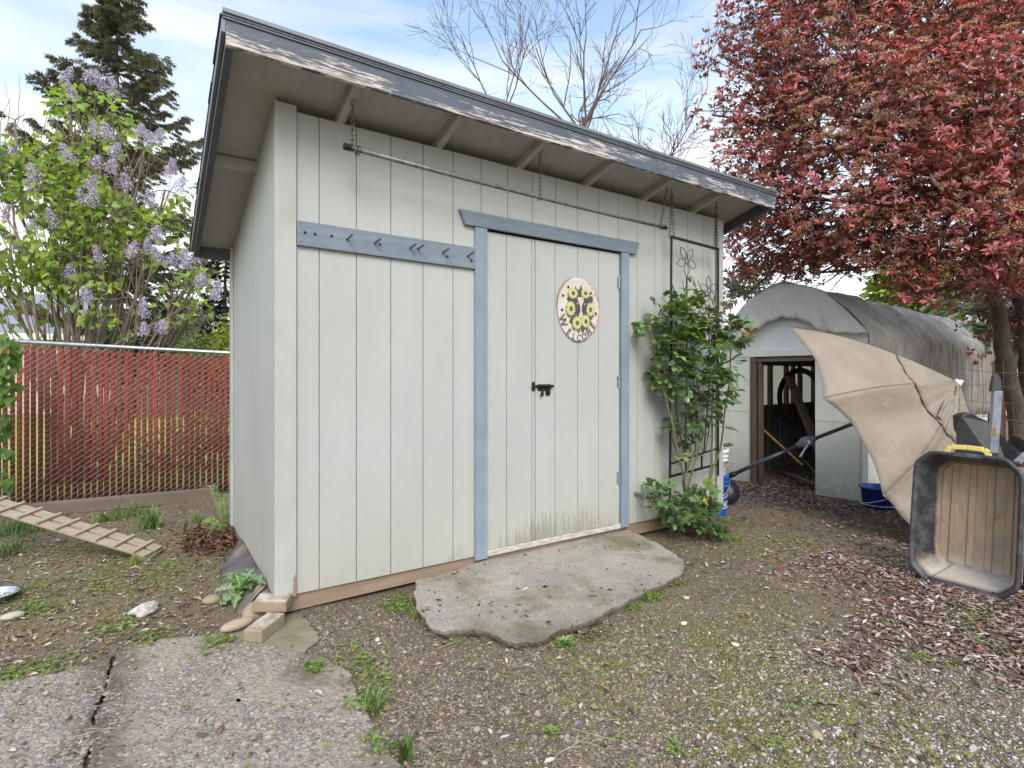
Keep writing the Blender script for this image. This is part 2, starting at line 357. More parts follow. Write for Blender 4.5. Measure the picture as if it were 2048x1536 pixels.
def ground():
    n = 420
    u = np.linspace(-1, 1, n); s = np.sinh(u*5.4)/np.sinh(5.4)*260.0
    X, Y = np.meshgrid(s+1.0, s-0.6); Z = gh(X, Y)
    far = np.clip((np.hypot(X-1, Y+.6)-9)/6, 0, 1); Z = Z*(1-far)
    # scooped hollow under the broken edge of the slab
    c = G(1178, 1256); Z = Z - .05*np.exp(-(((X-c.x)**2+(Y-c.y)**2)/.004))
    V = np.stack([X,Y,Z],-1).reshape(-1,3); i = np.arange(n-1); I, J = np.meshgrid(i, i, indexing='ij')
    f = np.stack([I*n+J, I*n+J+1, (I+1)*n+J+1, (I+1)*n+J], -1).reshape(-1,4)
    me = bpy.data.meshes.new('ground'); me.from_pydata(V.tolist(), [], f.tolist())
    col = np.ones((n*n,4), np.float32); x, y = V[:,0], V[:,1]
    col[:,0] = zw(LEAFZ,x,y)/1.4; col[:,1] = zw(MOSSZ,x,y)/1.4; col[:,2] = zw(GRAVZ+WHITEZ,x,y)/1.4
    # lawn beyond the fence lines
    col[:,3] = np.clip(((y-4.25)+(x+1)*.03)/.3, 0, 1)*(x < 3.2) + np.clip((x-3.2)/.3,0,1)*np.clip((y-8.3)/.5,0,1) + np.clip((np.hypot(x,y)-25)/5,0,1)
    a = me.attributes.new('zone', 'FLOAT_COLOR', 'POINT'); a.data.foreach_set('color', np.clip(col,0,1).ravel())
    me.polygons.foreach_set('use_smooth', [True]*len(me.polygons))
    m, t, b = mk('yard_soil'); v = coords(t)
    at = NN(t, 'ShaderNodeAttribute', attribute_name='zone'); zs = NN(t, 'ShaderNodeSeparateColor', {0: at.outputs[0]}).outputs
    base = mixc(t, mrange(t, noise(t, v, 2.2, 6, .6), .35, .65), (.17,.13,.08), (.11,.083,.052))
    base = mixc(t, mrange(t, noise(t, v, 45, 4, .7), .42, .72, 0, .7), base, (.26,.215,.15))
    moss = mth(t, 'MULTIPLY', mrange(t, mth(t, 'ADD', noise(t, v, 3.1, 7, .7), mth(t, 'MULTIPLY', zs[1], .32)), .56, .72), mrange(t, noise(t, v, 70, 3), .3, .6, .3, .9))
    base = mixc(t, mth(t, 'MULTIPLY', moss, .8), base, mixc(t, noise(t, v, 9, 3), (.14,.135,.04), (.19,.17,.05)))
    vo = NN(t, 'ShaderNodeTexVoronoi', {'Vector': v, 'Scale': 75.0}); vo.feature = 'F1'
    cs = NN(t, 'ShaderNodeSeparateColor', {0: vo.outputs['Color']}).outputs
    st = mixc(t, cs[0], (.085,.08,.072), (.30,.275,.24)); st = mixc(t, mrange(t, cs[1], .86, .88), st, (.60,.58,.54)); st = mixc(t, mrange(t, cs[2], .8, .82, 0, .7), st, (.22,.13,.07))
    edge = mrange(t, vo.outputs['Distance'], .2, .55, 1, 0)
    gm = mth(t, 'MULTIPLY', edge, mrange(t, mth(t, 'ADD', noise(t, v, 7, 5, .7), mth(t, 'MULTIPLY', zs[2], .35)), .47, .62))
    base = mixc(t, gm, base, st)
    lf = mixc(t, mrange(t, noise(t, v, 60, 3), .35, .65), (.14,.095,.07), (.22,.16,.12))
    base = mixc(t, mrange(t, zs[0], .22, .6, 0, .75), base, lf)
    gr = mixc(t, mrange(t, noise(t, v, 3, 6, .7), .3, .7), (.22,.32,.05), (.40,.46,.12))
    base = mixc(t, at.outputs['Alpha'], base, gr)
    t.links.new(base, b.inputs['Base Color']); b.inputs['Roughness'].default_value = .92; b.inputs['Specular IOR Level'].default_value = .15
    hh = mth(t, 'ADD', mth(t, 'MULTIPLY', gm, .9), noise(t, v, 38, 5, .7)); bump(t, b, hh, .8, .012)
    me.materials.append(m); o = link('ground', me); tag(o, kind='structure')
ground()
def star_poly(pts, n=180, jag=.012, seed=1):
    pts = [Vector((p[0], p[1])) for p in pts]; c = sum(pts, Vector((0,0)))/len(pts)
    seg = [(pts[i]-pts[i-1]).length for i in range(len(pts))]; tot = sum(seg[1:])+seg[0]; out = []
    loop = pts+[pts[0]]; cum = [0]
    for i in range(len(pts)): cum.append(cum[-1]+(loop[i+1]-loop[i]).length)
    for k in range(n):
        s = cum[-1]*k/n; i = max(j for j in range(len(pts)) if cum[j] <= s+1e-9); f = (s-cum[i])/(cum[i+1]-cum[i]+1e-9)
        p = loop[i].lerp(loop[i+1], f); d = (p-c); 
        kk = k*180/n; j = jag*(.7*math.sin(kk*.9+seed)+.35*math.sin(kk*2.3+seed*2)+.35*random.uniform(-1,1)+1.0*math.sin(kk*.31+seed))
        out.append(p + d.normalized()*j)
    return c, out
def slab(name, pts, zf, thick, mat, jag=.012, seed=1, rings=14, amp=.006, n=180, under=.05):
    c, B = star_poly(pts, n, jag, seed); P = []
    for r in list(np.linspace(0.02, .99, rings))+[1.0]:
        row = []
        for p in B:
            q = c.lerp(p, r); z = zf(q.x, q.y) + amp*(vnoise([(q.x,q.y,0)], 6, seed)[0] + .5*vnoise([(q.x,q.y,0)], 25, seed)[0])
            if r == 1.0: z -= .0015
            row.append((q.x, q.y, z))
        row.append(row[0]); P.append(row)
    for fz, fi in ((.35,.0), (.6,.02)):
        rm = []
        for k, p in enumerate(B):
            q = c.lerp(p, 1-fi-.010*random.random()); rm.append((q.x, q.y, zf(q.x,q.y)-thick*(fz+random.uniform(-.12,.12))))
        rm.append(rm[0]); P.append(rm)
    rb = []
    for k, p in enumerate(B):
        q = c.lerp(p, 1-under*(1+.8*math.sin(k*.7))); rb.append((q.x, q.y, zf(q.x, q.y)-thick))
    rb.append(rb[0]); P.append(rb); P.append([tuple(list(c)+[zf(c.x,c.y)-thick])]*len(rb))
    o = MB().grid(P, flip=True).build(name, mat, smooth=False); return o, B, c
def concrete():
    m, t, b = mk('weathered_concrete'); v = coords(t)
    c = mixc(t, mrange(t, noise(t, v, 3, 6, .65), .3, .7), (.43,.39,.325), (.30,.27,.22))
    sp = noise(t, v, 75, 3, .8); c = mixc(t, mrange(t, sp, .53, .64, 0, .5), c, (.56,.52,.46)); c = mixc(t, mrange(t, sp, .45, .37, 0, .5), c, (.15,.13,.10)); sp2 = noise(t, v, 24, 5, .75); c = mixc(t, mrange(t, sp2, .55, .70, 0, .30), c, (.20,.17,.12))
    ms = noise(t, coords(t, loc=(1.7,.3,0)), 2.1, 6, .62, .4); c = mixc(t, mrange(t, ms, .50, .66, 0, .8), c, (.15,.13,.05))
    c = mixc(t, mrange(t, noise(t, coords(t, loc=(5,2,0)), 3.0, 5), .55, .72, 0, .5), c, (.22,.21,.21))
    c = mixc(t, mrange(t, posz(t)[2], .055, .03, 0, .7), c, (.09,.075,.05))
    t.links.new(c, b.inputs['Base Color']); b.inputs['Roughness'].default_value = .9; b.inputs['Specular IOR Level'].default_value = .2
    bump(t, b, mth(t, 'ADD', noise(t, v, 90, 5, .8), noise(t, v, 9, 4)), .9, .010); return m
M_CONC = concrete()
def aggregate():
    m, t, b = mk('exposed_aggregate'); v = coords(t)
    ca_, cb_ = G(228,1316), G(165,1560); dl = (cb_-ca_).normalized(); nl_ = Vector((-dl.y, dl.x, 0)); g_ = NN(t, 'ShaderNodeNewGeometry')
    dd_ = mth(t, 'ABSOLUTE', mth(t, 'SUBTRACT', NN(t, 'ShaderNodeVectorMath', {0: g_.outputs['Position'], 1: tuple(nl_)}, operation='DOT_PRODUCT').outputs['Value'], ca_.dot(nl_)))
    soilb = mrange(t, mth(t, 'ADD', dd_, mth(t, 'MULTIPLY', mth(t, 'SUBTRACT', noise(t, v, 5, 6, .7), .5), .34)), .02, .14, .85, 0)
    vo = NN(t, 'ShaderNodeTexVoronoi', {'Vector': v, 'Scale': 62.0, 'Randomness': 1.0}); cs = NN(t, 'ShaderNodeSeparateColor', {0: vo.outputs['Color']}).outputs
    cem = mixc(t, mrange(t, noise(t, v, 40, 5), .3, .7), (.37,.315,.25), (.24,.20,.155))
    st = mixc(t, cs[0], (.17,.155,.14), (.34,.29,.235)); st = mixc(t, mrange(t, cs[1], .8, .85), st, (.36,.25,.17))
    k = mth(t, 'MULTIPLY', mrange(t, vo.outputs['Distance'], .25, .42, 1, 0), mrange(t, cs[2], .25, .3))
    c = mixc(t, k, cem, st)
    dirt = mrange(t, noise(t, v, 1.5, 6, .6, .3), .47, .62, 0, .85); c = mixc(t, dirt, c, (.13,.10,.07)); c = mixc(t, soilb, c, (.095,.073,.05))
    t.links.new(c, b.inputs['Base Color']); b.inputs['Roughness'].default_value = .85; b.inputs['Specular IOR Level'].default_value = .25
    bump(t, b, mth(t, 'ADD', mrange(t, vo.outputs['Distance'], 0, .5, 1, 0), noise(t, v, 90, 4)), .8, .007); return m
M_AGG = aggregate()
STEP_PX = [(837,1158),(900,1143),(965,1121),(1034,1103),(1140,1078),(1243,1054),(1276,1068),(1330,1095),(1369,1119),(1367,1142),(1324,1168),(1276,1190),(1227,1213),(1179,1245),(1124,1255),(1076,1280),(1031,1287),(992,1274),(947,1256),(911,1258),(889,1262),(857,1248),(842,1226),(828,1209),(832,1180)]
def stepz(x, y): return .082 + .042*max(-1, min(0, (y+.15)/.85)) 
step_pts = []
for px, py in STEP_PX:
    g = G(px, py, .07)
    for _ in range(4): g = G(px, py, stepz(g.x, g.y))
    step_pts.append((g.x, min(g.y, -.012)))
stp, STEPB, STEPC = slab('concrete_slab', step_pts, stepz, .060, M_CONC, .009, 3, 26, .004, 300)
tag(stp, 'broken grey concrete slab with ragged moss-stained edges lying before the double door', 'concrete slab')
PATH2 = [(238,1310),(330,1290),(430,1280),(540,1308),(640,1325),(700,1362),(722,1420),(750,1475),(790,1536),(840,1640),(500,1700),(180,1640),(181,1520),(196,1440),(219,1370)]
PATH1 = [(-260,1440),(-120,1400),(0,1374),(150,1346),(226,1316),(210,1380),(188,1440),(172,1520),(160,1640),(-200,1750),(-420,1600)]
def flat(h): return lambda x, y: h + ghf(x, y)*.3
pth, PB2, PC2 = slab('path', [tuple(G(*p))[:2] for p in PATH2], flat(.030), .05, M_AGG, .006, 5, 30, .0025)
tag(pth, kind='structure')
pth1, PB1, PC1 = slab('path', [tuple(G(*p))[:2] for p in PATH1], flat(.024), .05, M_AGG, .006, 9, 30, .0025)
tag(pth1, kind='structure')
pad, _, _ = slab('concrete_chunk', [tuple(G(*p, .02))[:2] for p in [(412,1270),(480,1255),(530,1236),(600,1230),(625,1255),(640,1280),(600,1305),(560,1311),(500,1295),(450,1285)]], flat(.022), .04, simple('mossy_concrete', (.25,.22,.15), .9, 0, .25, 12, .6, 70, .006, col2=(.17,.15,.085)), .005, 12, 10, .003)
tag(pad, 'flat mossy concrete chunk in the soil under the two stacked pavers', 'concrete chunk')
# ================================================================== SHED
WZ0, D_, WX = .12, 1.72, 3.731
def sof(y): return 2.735 - .266*y                      # underside of the roof sheathing
shed = empty('garden_shed', (0, 0, 0), 'pale grey-green wooden garden shed with a mono-pitch roof and dark slate fascia', 'shed')
edges = [.103] + [.222+.2032*i for i in range(18) if .222+.2032*i < 3.64] + [3.64]
mb = MB(); g = .0024
for a, b_ in zip(edges[:-1], edges[1:]):
    segs = [(a, b_, WZ0, 2.675)]
    if a < 2.50 and b_ > 1.23:
        segs = [(a, b_, 2.27, 2.675)]
        if a < 1.2: segs.append((a, 1.23, WZ0, 2.27))
        if b_ > 2.52: segs.append((2.51, b_, WZ0, 2.27))
    for x0, x1, z0, z1 in segs: mb.box(x0+g, x1-g, -.012, 0, z0, z1)
mb.box(.05, 1.23, .001, .012, WZ0+.005, 2.67); mb.box(2.51, 3.7, .001, .012, WZ0+.005, 2.67); mb.box(1.23, 2.51, .001, .012, 2.27, 2.67)
mb.build('front_wall', M_SID, shed)
mb = MB()
def sidewall(mb, x0, x1, y0=0.0, y1=D_, step=.2032, off=.1):
    ys = [y0]; 
    y = y0+off
    while y < y1-.02: ys.append(y); y += step
    ys.append(y1)
    for a, b_ in zip(ys[:-1], ys[1:]):
        a += g; b_ -= g
        mb.hexa([(x0,a,WZ0),(x1,a,WZ0),(x1,b_,WZ0),(x0,b_,WZ0),(x0,a,sof(a)-.002),(x1,a,sof(a)-.002),(x1,b_,sof(b_)-.002),(x0,b_,sof(b_)-.002)])
sidewall(mb, -.004, .010, step=.1016, off=.06)
mb.hexa([(.011,.013,WZ0),(.02,.013,WZ0),(.02,D_,WZ0),(.011,D_,WZ0),(.011,.013,sof(0)-.01),(.02,.013,sof(0)-.01),(.02,D_,sof(D_)-.01),(.011,D_,sof(D_)-.01)])
mb.build('left_wall', M_SIDL, shed)
mb = MB(); sidewall(mb, WX-.010, WX+.004); mb.hexa([(WX-.02,.013,WZ0),(WX-.011,.013,WZ0),(WX-.011,D_,WZ0),(WX-.02,D_,WZ0),(WX-.02,.013,sof(0)-.01),(WX-.011,.013,sof(0)-.01),(WX-.011,D_,sof(D_)-.01),(WX-.02,D_,sof(D_)-.01)])
mb.build('right_wall', M_SIDL, shed)
MB().box(.0, WX, D_+.001, D_+.012, WZ0, sof(D_)-.004).build('back_wall', M_SIDL, shed)
mb = MB()
mb.hexa([(-.006,-.032,WZ0-.012),(.101,-.032,WZ0-.004),(.101,-.013,WZ0-.004),(-.006,-.013,WZ0-.012),(-.006,-.032,2.70),(.101,-.032,2.70),(.101,-.013,2.70),(-.006,-.013,2.70)])
mb.build('corner_trim', M_TRIM, shed, bevel=.003)
MB().box(3.655, WX+.006, -.030, -.013, WZ0, 2.66).build('corner_trim', M_TRIM, shed, bevel=.003)
MB().box(-.022, -.005, D_-.09, D_+.012, WZ0, sof(D_)-.01).build('corner_trim', M_TRIM, shed, bevel=.003)
for i, x in enumerate([e+.02 for e in edges[:-1]]):
    if x < 1.15 or x > 2.6:
        for zz in (.28, 1.15, 2.45):
            if i % 2 == (zz > 1): MB().tube([(x,-.0135,zz+.01*math.sin(i*3)),(x,-.011,zz+.01*math.sin(i*3))], .0042, 8).build('nail_head', M_TRIM, shed)
# bare wood split at the foot of the corner board
MB().add([(.082,-.0335,.117),(.099,-.0335,.117),(.099,-.0335,.235),(.086,-.0335,.215)], [(0,1,2,3)]).build('split', M_SKIRT, shed)
mb = MB()
mb.hexa([(.02,.004,.028),(2.0,.004,.050),(2.0,.04,.050),(.02,.04,.028),(.02,.004,WZ0+.004),(2.0,.004,WZ0+.004),(2.0,.04,WZ0+.004),(.02,.04,WZ0+.004)])
mb.box(2.003, 3.68, .004, .04, .02, WZ0+.004)
mb.build('skirt_board', M_SKIRT, shed)
MB().box(.012, .045, .043, D_-.02, .02, WZ0+.003).build('skirt_board', M_SKIRTY, shed)
# roof
def slopebox(mb, x0, x1, y0, y1, lo, hi):
    mb.hexa([(x0,y0,sof(y0)+lo),(x1,y0,sof(y0)+lo),(x1,y1,sof(y1)+lo),(x0,y1,sof(y1)+lo),(x0,y0,sof(y0)+hi),(x1,y0,sof(y0)+hi),(x1,y1,sof(y1)+hi),(x0,y1,sof(y1)+hi)])
RX0, RX1, RY0, RY1 = -.264, 3.995, -.361, 1.775
mb = MB(); slopebox(mb, RX0+.036, RX1-.036, RY0+.026, RY1-.02, 0, .016); mb.build('soffit', M_SOF, shed)
mb = MB()
n = 0; y = RY0-.012
while y < RY1+.02:
    x = RX0-.022-random.uniform(0,.006)
    while x < RX1+.02:
        w = random.uniform(.26,.34); y2 = y+.16
        x2 = min(x+w, RX1+.022); th = random.uniform(.026,.031)
        mb.hexa([(x,y,sof(y)+.018),(x2,y,sof(y)+.018),(x2,y2,sof(y2)+.018),(x,y2,sof(y2)+.018),(x,y,sof(y)+.024),(x2,y,sof(y)+.024),(x2,y2,sof(y2)+th+.006),(x,y2,sof(y2)+th+.006)]); x = x2
    y += .14
mb.build('roof_shingles', M_SHING, shed)
MB().hexa([(RX0,RY0,2.734),(RX1,RY0,2.734),(RX1,RY0+.025,2.734),(RX0,RY0+.025,2.734),(RX0,RY0,2.842),(RX1,RY0,2.842),(RX1,RY0+.025,2.842),(RX0,RY0+.025,2.842)]).build('fascia_board', M_PEEL, shed)
mb = MB().box(RX0-.014, RX1+.014, RY0-.008, RY0+.02, 2.8435, 2.866); mb.box(RX0-.016, RX1+.016, RY0-.016, RY0+.0, 2.866, 2.886); mb.build('drip_edge', M_DRIP, shed, bevel=.002)
for nm, x0, x1 in (('barge_board', RX0, RX0+.034), ('barge_board', RX1-.034, RX1)):
    mb = MB(); y0 = RY0+.026; y1 = RY1
    mb.hexa([(x0,y0,2.735),(x1,y0,2.735),(x1,y1,2.735-.2605*(y1-y0)),(x0,y1,2.735-.2605*(y1-y0)),(x0,y0,sof(y0)+.016),(x1,y0,sof(y0)+.016),(x1,y1,sof(y1)+.016),(x0,y1,sof(y1)+.016)])
    mb.build(nm, M_SLATE, shed, bevel=.003)
for xa in (RX0-.018, RX1+.002):
    mb = MB(); slopebox(mb, xa, xa+.016, RY0, RY1, -.045, .017); mb.build('drip_edge', M_DRIP, shed)
MB().box(RX0+.036, RX1-.036, RY1-.03, RY1, 2.18, sof(RY1)).build('back_fascia', M_SLATE, shed)
for i in range(6):
    x = .338+.602*i; mb = MB()
    y0, y1 = RY0+.027, .10
    mb.hexa([(x-.02,y0,sof(y0)-.062),(x+.02,y0,sof(y0)-.062),(x+.02,y1,sof(y1)-.062),(x-.02,y1,sof(y1)-.062),(x-.02,y0,sof(y0)-.001),(x+.02,y0,sof(y0)-.001),(x+.02,y1,sof(y1)-.001),(x-.02,y1,sof(y1)-.001)])
    mb.build('rafter', M_RAFT, shed)
for y in (.58,):
    MB().box(RX0+.036, .02, y-.02, y+.02, sof(y)-.07, sof(y)-.006).build('lookout', M_RAFT, shed)
MB().box(.03, 3.7, .10, .115, 2.5, 2.77).build('eave_gap_dark', M_DARK, shed)  # dark sheet standing for the shade inside the open gaps between rafters
# blue trims
MB().box(1.184, 1.272, -.034, -.013, .098, 2.226).build('door_trim', M_BLUE, shed, bevel=.002)
MB().box(2.474, 2.553, -.034, -.013, .11, 2.226).build('door_trim', M_BLUE, shed, bevel=.002)
MB().hexa([(1.108,-.040,2.228),(2.622,-.040,2.226),(2.622,-.0125,2.226),(1.108,-.0125,2.228),(1.068,-.040,2.318),(2.664,-.040,2.322),(2.664,-.0125,2.322),(1.068,-.0125,2.318)]).build('door_header', M_BLUEX, shed, bevel=.002)
MB().box(1.273, 2.473, -.020, .012, .105, .142).build('threshold', simple('chipped_white_sill', (.60,.58,.53), .6, 0, .2, 14, .2, col2=(.38,.33,.27), stretch=(1,1,6)), shed)
MB().box(1.273, 2.473, .015, .02, .14, 2.27).build('door_backing', M_DARK, shed)
def leaf_door(x0, x1, gr, hinge_x=None):
    mb = MB(); e = [x0]+gr+[x1]
    for a, b_ in zip(e[:-1], e[1:]): mb.box(a+(g if a != x0 else 0), b_-(g if b_ != x1 else 0), -.011, 0, .145, 2.214)
    mb.box(x0+.001, x1-.001, .001, .012, .146, 2.213)
    return mb.build('door', M_SID, shed)
dl = leaf_door(1.276, 1.664, [1.433, 1.641]); dr = leaf_door(1.671, 2.462, [1.841, 2.051, 2.254])
dl['label'] = 'narrow left door leaf'; dr['label'] = 'wide right door leaf with the cow plaque and latch'
MB().box(2.463, 2.473, -.008, 0, .145, 2.214).build('door_stop', M_TRIM, shed)
for z in (1.995, 1.229, .493):
    mb = MB()
    mb.tube([(2.462,-.018,z-.05),(2.462,-.018,z+.05)], .006, 8)
    mb.box(2.440, 2.458, -.0135, -.0115, z-.045, z+.045)
    for k in (-.03, 0, .03): mb.tube([(2.462,-.018,z+k-.001),(2.462,-.018,z+k+.001)], .0072, 8)
    mb.build('hinge', M_STEEL, dr, smooth=False)
# barrel latch
mb = MB(); z = 1.192
mb.box(1.690, 1.800, -.017, -.0125, z-.020, z+.026); mb.tube([(1.672,-.026,z+.013),(1.815,-.026,z+.013)], .010, 10)
mb.box(1.715, 1.735, -.022, -.017, z-.055, z-.018); mb.box(1.755, 1.79, -.019, -.0125, z-.052, z-.018); mb.tube([(1.778,-.028,z-.035),(1.778,-.012,z-.035)], .014, 12)
mb.tube([(1.73,-.03,z-.004),(1.712,-.03,z-.025),(1.706,-.03,z-.06)], .006, 8)
mb.build('latch', M_BLACK, dr, bevel=.002)
MB().box(1.640, 1.658, -.024, -.012, z-.018, z+.042).box(1.628, 1.668, -.028, -.0245, z+.004, z+.018).build('latch_keeper', M_BLACK, dl, bevel=.002)
# peg rail
rail = MB().hexa([(.104,-.034,1.966),(1.183,-.034,1.956),(1.183,-.013,1.956),(.104,-.013,1.966),(.104,-.034,2.097),(1.183,-.034,2.092),(1.183,-.013,2.092),(.104,-.013,2.097)]).build('peg_rail', M_BLUEX, shed, bevel=.002)
for x in (.365,.523,.737,.785,.951,1.125):
    MB().tube([(x,-.030,2.030),(x+.012,-.105,2.045)], .0065, 10).build('peg', simple('weathered_dowel', (.13,.145,.15), .7, 0, .2, 30), rail)
mb = MB()
for x, zz in ((.143,2.036),(.195,2.035),(.283,2.037),(.555,2.028),(.985,2.012),(1.155,2.005),(.12,1.985),(.12,2.08),(1.165,2.065),(1.165,1.975)):
    r = .008 if zz < 2.04 and zz > 2.0 else .003
    MB().tube([(x,-.0352,zz),(x,-.030,zz)], r, 10).build('peg_hole', M_DARK, rail)
# ------------------------------------------------------------------ chains, hanging rod
def chain(mb, a, b_, link_l=.034, w=.016, r=.0022):
    a = Vector(a); b_ = Vector(b_); L = (b_-a).length; n = max(2, int(round(L/(link_l-.008)))); d = (b_-a).normalized(); q = d.to_track_quat('Y','Z')
    for i in range(n):
        c = a.lerp(b_, (i+.5)/n); rot = q @ Matrix.Rotation(math.pi/2*(i % 2)+.5, 3, 'Y').to_quaternion(); pts = []
        hl = link_l/2-w/2
        for k in range(12):
            an = 2*math.pi*k/12; x = w/2*math.cos(an); y = w/2*math.sin(an) + (hl if math.sin(an) > 0 else -hl); pts.append(c + rot @ Vector((x, y, 0)))
        mb.tube(pts, r, 5, closed=True)
rod = empty('hanging_rod', (1.55,-.2,2.44), 'long thin metal rod hung on chains under the front eave', 'rod')
MB().tube([(.335,-.2,2.472),(1.0,-.2,2.448),(1.6,-.2,2.434),(2.2,-.2,2.424),(2.765,-.2,2.419)], .0125, 12).build('rod', M_PIPE, rod, smooth=True)
for x, zb, dx in ((.345,2.475,0),(1.57,2.437,0),(2.72,2.42,.07)):
    mb = MB(); zt = sof(-.2)-.002
    mb.tube([(x+dx,-.2,zt),(x+dx,-.2,zt-.035)], .003, 6)
    pts = [(x+dx+.014*math.cos(a),-.2,zt-.05+.016*math.sin(a)) for a in np.linspace(math.pi*.5, math.pi*2.2, 12)]; mb.tube(pts, .003, 6)
    mb.build('screw_hook', M_STEEL, rod)
    mb = MB(); chain(mb, (x+dx,-.2,zt-.065), (x,-.2,zb+.016)); 
    pts = [(x,-.2+.021*math.cos(a),zb+.021*math.sin(a)) for a in np.linspace(0,2*math.pi,12,endpoint=False)]; mb.tube(pts, .0024, 5, closed=True)
    if x < 1:
        for kk in (.02,.035): mb.tube([(x+kk,-.2+.022*math.cos(a),zb-.008+.024*math.sin(a)) for a in np.linspace(0,2*math.pi,12,endpoint=False)], .0026, 5, closed=True)
    mb.build('chain', M_CHAIN, rod)
MB().lathe((.300,-.2,2.4735), [(.0,0),(.018,0),(.018,.035),(.0,.035)], 12, axis=(1,0,-.03)).build('end_cap', M_BLACK, rod)
MB().lathe((2.74,-.2,2.4195), [(.0,0),(.017,0),(.017,.02),(.014,.045),(.0,.045)], 12, axis=(1,0,-.01)).build('end_cap', M_BLACK, rod)
# ------------------------------------------------------------------ trellis
ty = -.13; tl = empty('garden_trellis', (3.2,ty,.3), 'black metal flower trellis hanging from the eave behind the rose', 'trellis')
TX0, TX1 = 2.925, 3.52
mb = MB()
mb.tube([(TX0,ty,2.385),(TX0-.01,ty,1.2),(TX0-.02,ty,.28)], .0095, 8); mb.tube([(TX1,ty,2.36),(TX1,ty,1.3),(TX1,ty,.42)], .0095, 8)
mb.bar((TX0-.008,ty,2.385),(TX1+.008,ty,2.362), .018, .018)
mb.bar((TX0-.01,ty,.575),(TX1,ty,.655), .012, .012); mb.bar((TX0-.01,ty,.475),(TX1,ty,.52), .016, .016)
for x in (3.1,3.3): mb.bar((x,ty,.50),(x,ty,.61), .010, .010)
mb.build('frame', M_BLACK, tl)
MB().tube([(TX0-.02,ty,.33),(TX0-.015,ty-.01,0)], .009, 7).build('rusty_stake', simple('rusty_iron', (.17,.09,.055), .85, .2, .4, 40, .3), tl)
def flower(cx, cz, r, ph):
    mb = MB(); mb.tube([(cx+.018*math.cos(a),ty,cz+.022*math.sin(a)) for a in np.linspace(0,2*math.pi,12,endpoint=False)], .003, 6, closed=True)
    for k in range(5):
        a = ph+2*math.pi*k/5; pts = []
        for s in np.linspace(0,2*math.pi,18,endpoint=False):
            u = .02+(r-.02)*(1-math.cos(s))/2; v = .032*math.sin(s)*math.sin(math.pi*min(1,(1-math.cos(s))/2))**.4
            pts.append((cx+u*math.cos(a)-v*math.sin(a), ty, cz+u*math.sin(a)+v*math.cos(a)))
        mb.tube(pts, .0028, 6, closed=True)
    mb.build('wire_flower', M_BLACK, tl)
flower(3.11, 2.215, .125, -math.pi/2); flower(3.40, 2.00, .12, math.pi/2+.1); flower(3.16, 1.72, .11, .6)
mb = MB()
def arc(pts, r=.004): mb.tube(pts, r, 6)
arc([(3.11,ty,2.09),(3.11,ty,1.5),(3.10,ty,.9),(3.09,ty,.62)], .006); arc([(3.40,ty,1.88),(3.40,ty,1.2),(3.33,ty,.63)], .006)
for s in (-1,1):
    arc([(3.11+s*.16,ty,1.2),(3.11+s*.12,ty,.95),(3.11+s*.03,ty,.62)]); arc([(3.33+s*.14,ty,1.3),(3.33+s*.1,ty,.95),(3.33+s*.02,ty,.64)])
arc([(TX0,ty,2.02),(2.97,ty,1.94),(3.05,ty,1.91),(3.10,ty,1.95)]); arc([(3.2,ty,1.7),(3.27,ty,1.82),(3.36,ty,1.76),(3.4,ty,1.6)])
mb.build('wire_stem', M_BLACK, tl)
for x, z in ((TX0,2.385),(TX1-.03,2.36)):
    mb = MB(); zt = sof(ty)-.004
    chain(mb, (x+.005,ty,zt-.02), (x-.015,ty+.01,z-.01), .034, .017); chain(mb, (x+.005,ty,zt-.02), (x+.02,ty-.01,z-.015), .034, .017); mb.tube([(x+.005,ty,zt+.002),(x+.005,ty,zt-.03)], .003, 6)
    mb.build('chain', M_CHAIN, tl)
# ------------------------------------------------------------------ welcome plaque (flat painted tin, relief layers)
PX, PZ, PY = 2.052, 1.757, -.022
pl = empty('welcome_plaque', (PX,PY,PZ), 'oval painted tin welcome plaque with a cow face and sunflowers hung on the door', 'plaque')
def ov(a, k=1.0):
    r = 1+.012*math.sin(3*a+1)+.008*math.sin(7*a)
    return .200*k*r*math.cos(a)*(1-.10*math.sin(a)*-1 if math.sin(a) > 0 else 1+.06*math.sin(a)), .232*k*r*math.sin(a)
NV = 72
mb = MB(); rows = []
for k, y in ((0.02,-.004),(.6,-.003),(.93,.001),(.97,-.002),(1.0,.003),(1.0,.006)):
    row = [(PX+ov(2*math.pi*i/NV,k)[0], PY+y, PZ+ov(2*math.pi*i/NV,k)[1]) for i in range(NV)]; rows.append(row+[row[0]])
mb.grid(rows)
def tinmat():
    m, t, b = mk('cream_rusty_tin'); g_ = NN(t, 'ShaderNodeNewGeometry'); v = NN(t, 'ShaderNodeVectorMath', {0: g_.outputs['Position'], 1: (PX,PY,PZ)}, operation='SUBTRACT').outputs[0]
    v2 = NN(t, 'ShaderNodeVectorMath', {0: v, 1: (1/.2,1,1/.235)}, operation='MULTIPLY').outputs[0]; L = NN(t, 'ShaderNodeVectorMath', {0: v2}, operation='LENGTH').outputs['Value']
    n = noise(t, coords(t), 28, 6, .7); c = mixc(t, mrange(t, n, .3, .7), (.58,.52,.45), (.64,.60,.55))
    k = mrange(t, mth(t, 'ADD', L, mth(t, 'MULTIPLY', n, .16)), 1.045, 1.075); c = mixc(t, k, c, (.27,.15,.07))
    sx = NN(t, 'ShaderNodeSeparateXYZ', {0: v2}).outputs; k2 = mth(t, 'MULTIPLY', mrange(t, sx[0], .35, .8), mrange(t, noise(t, coords(t), 45, 5), .48, .6)); c = mixc(t, mth(t, 'MULTIPLY', k2, .8), c, (.42,.22,.08))
    t.links.new(c, b.inputs['Base Color']); b.inputs['Roughness'].default_value = .5; return m
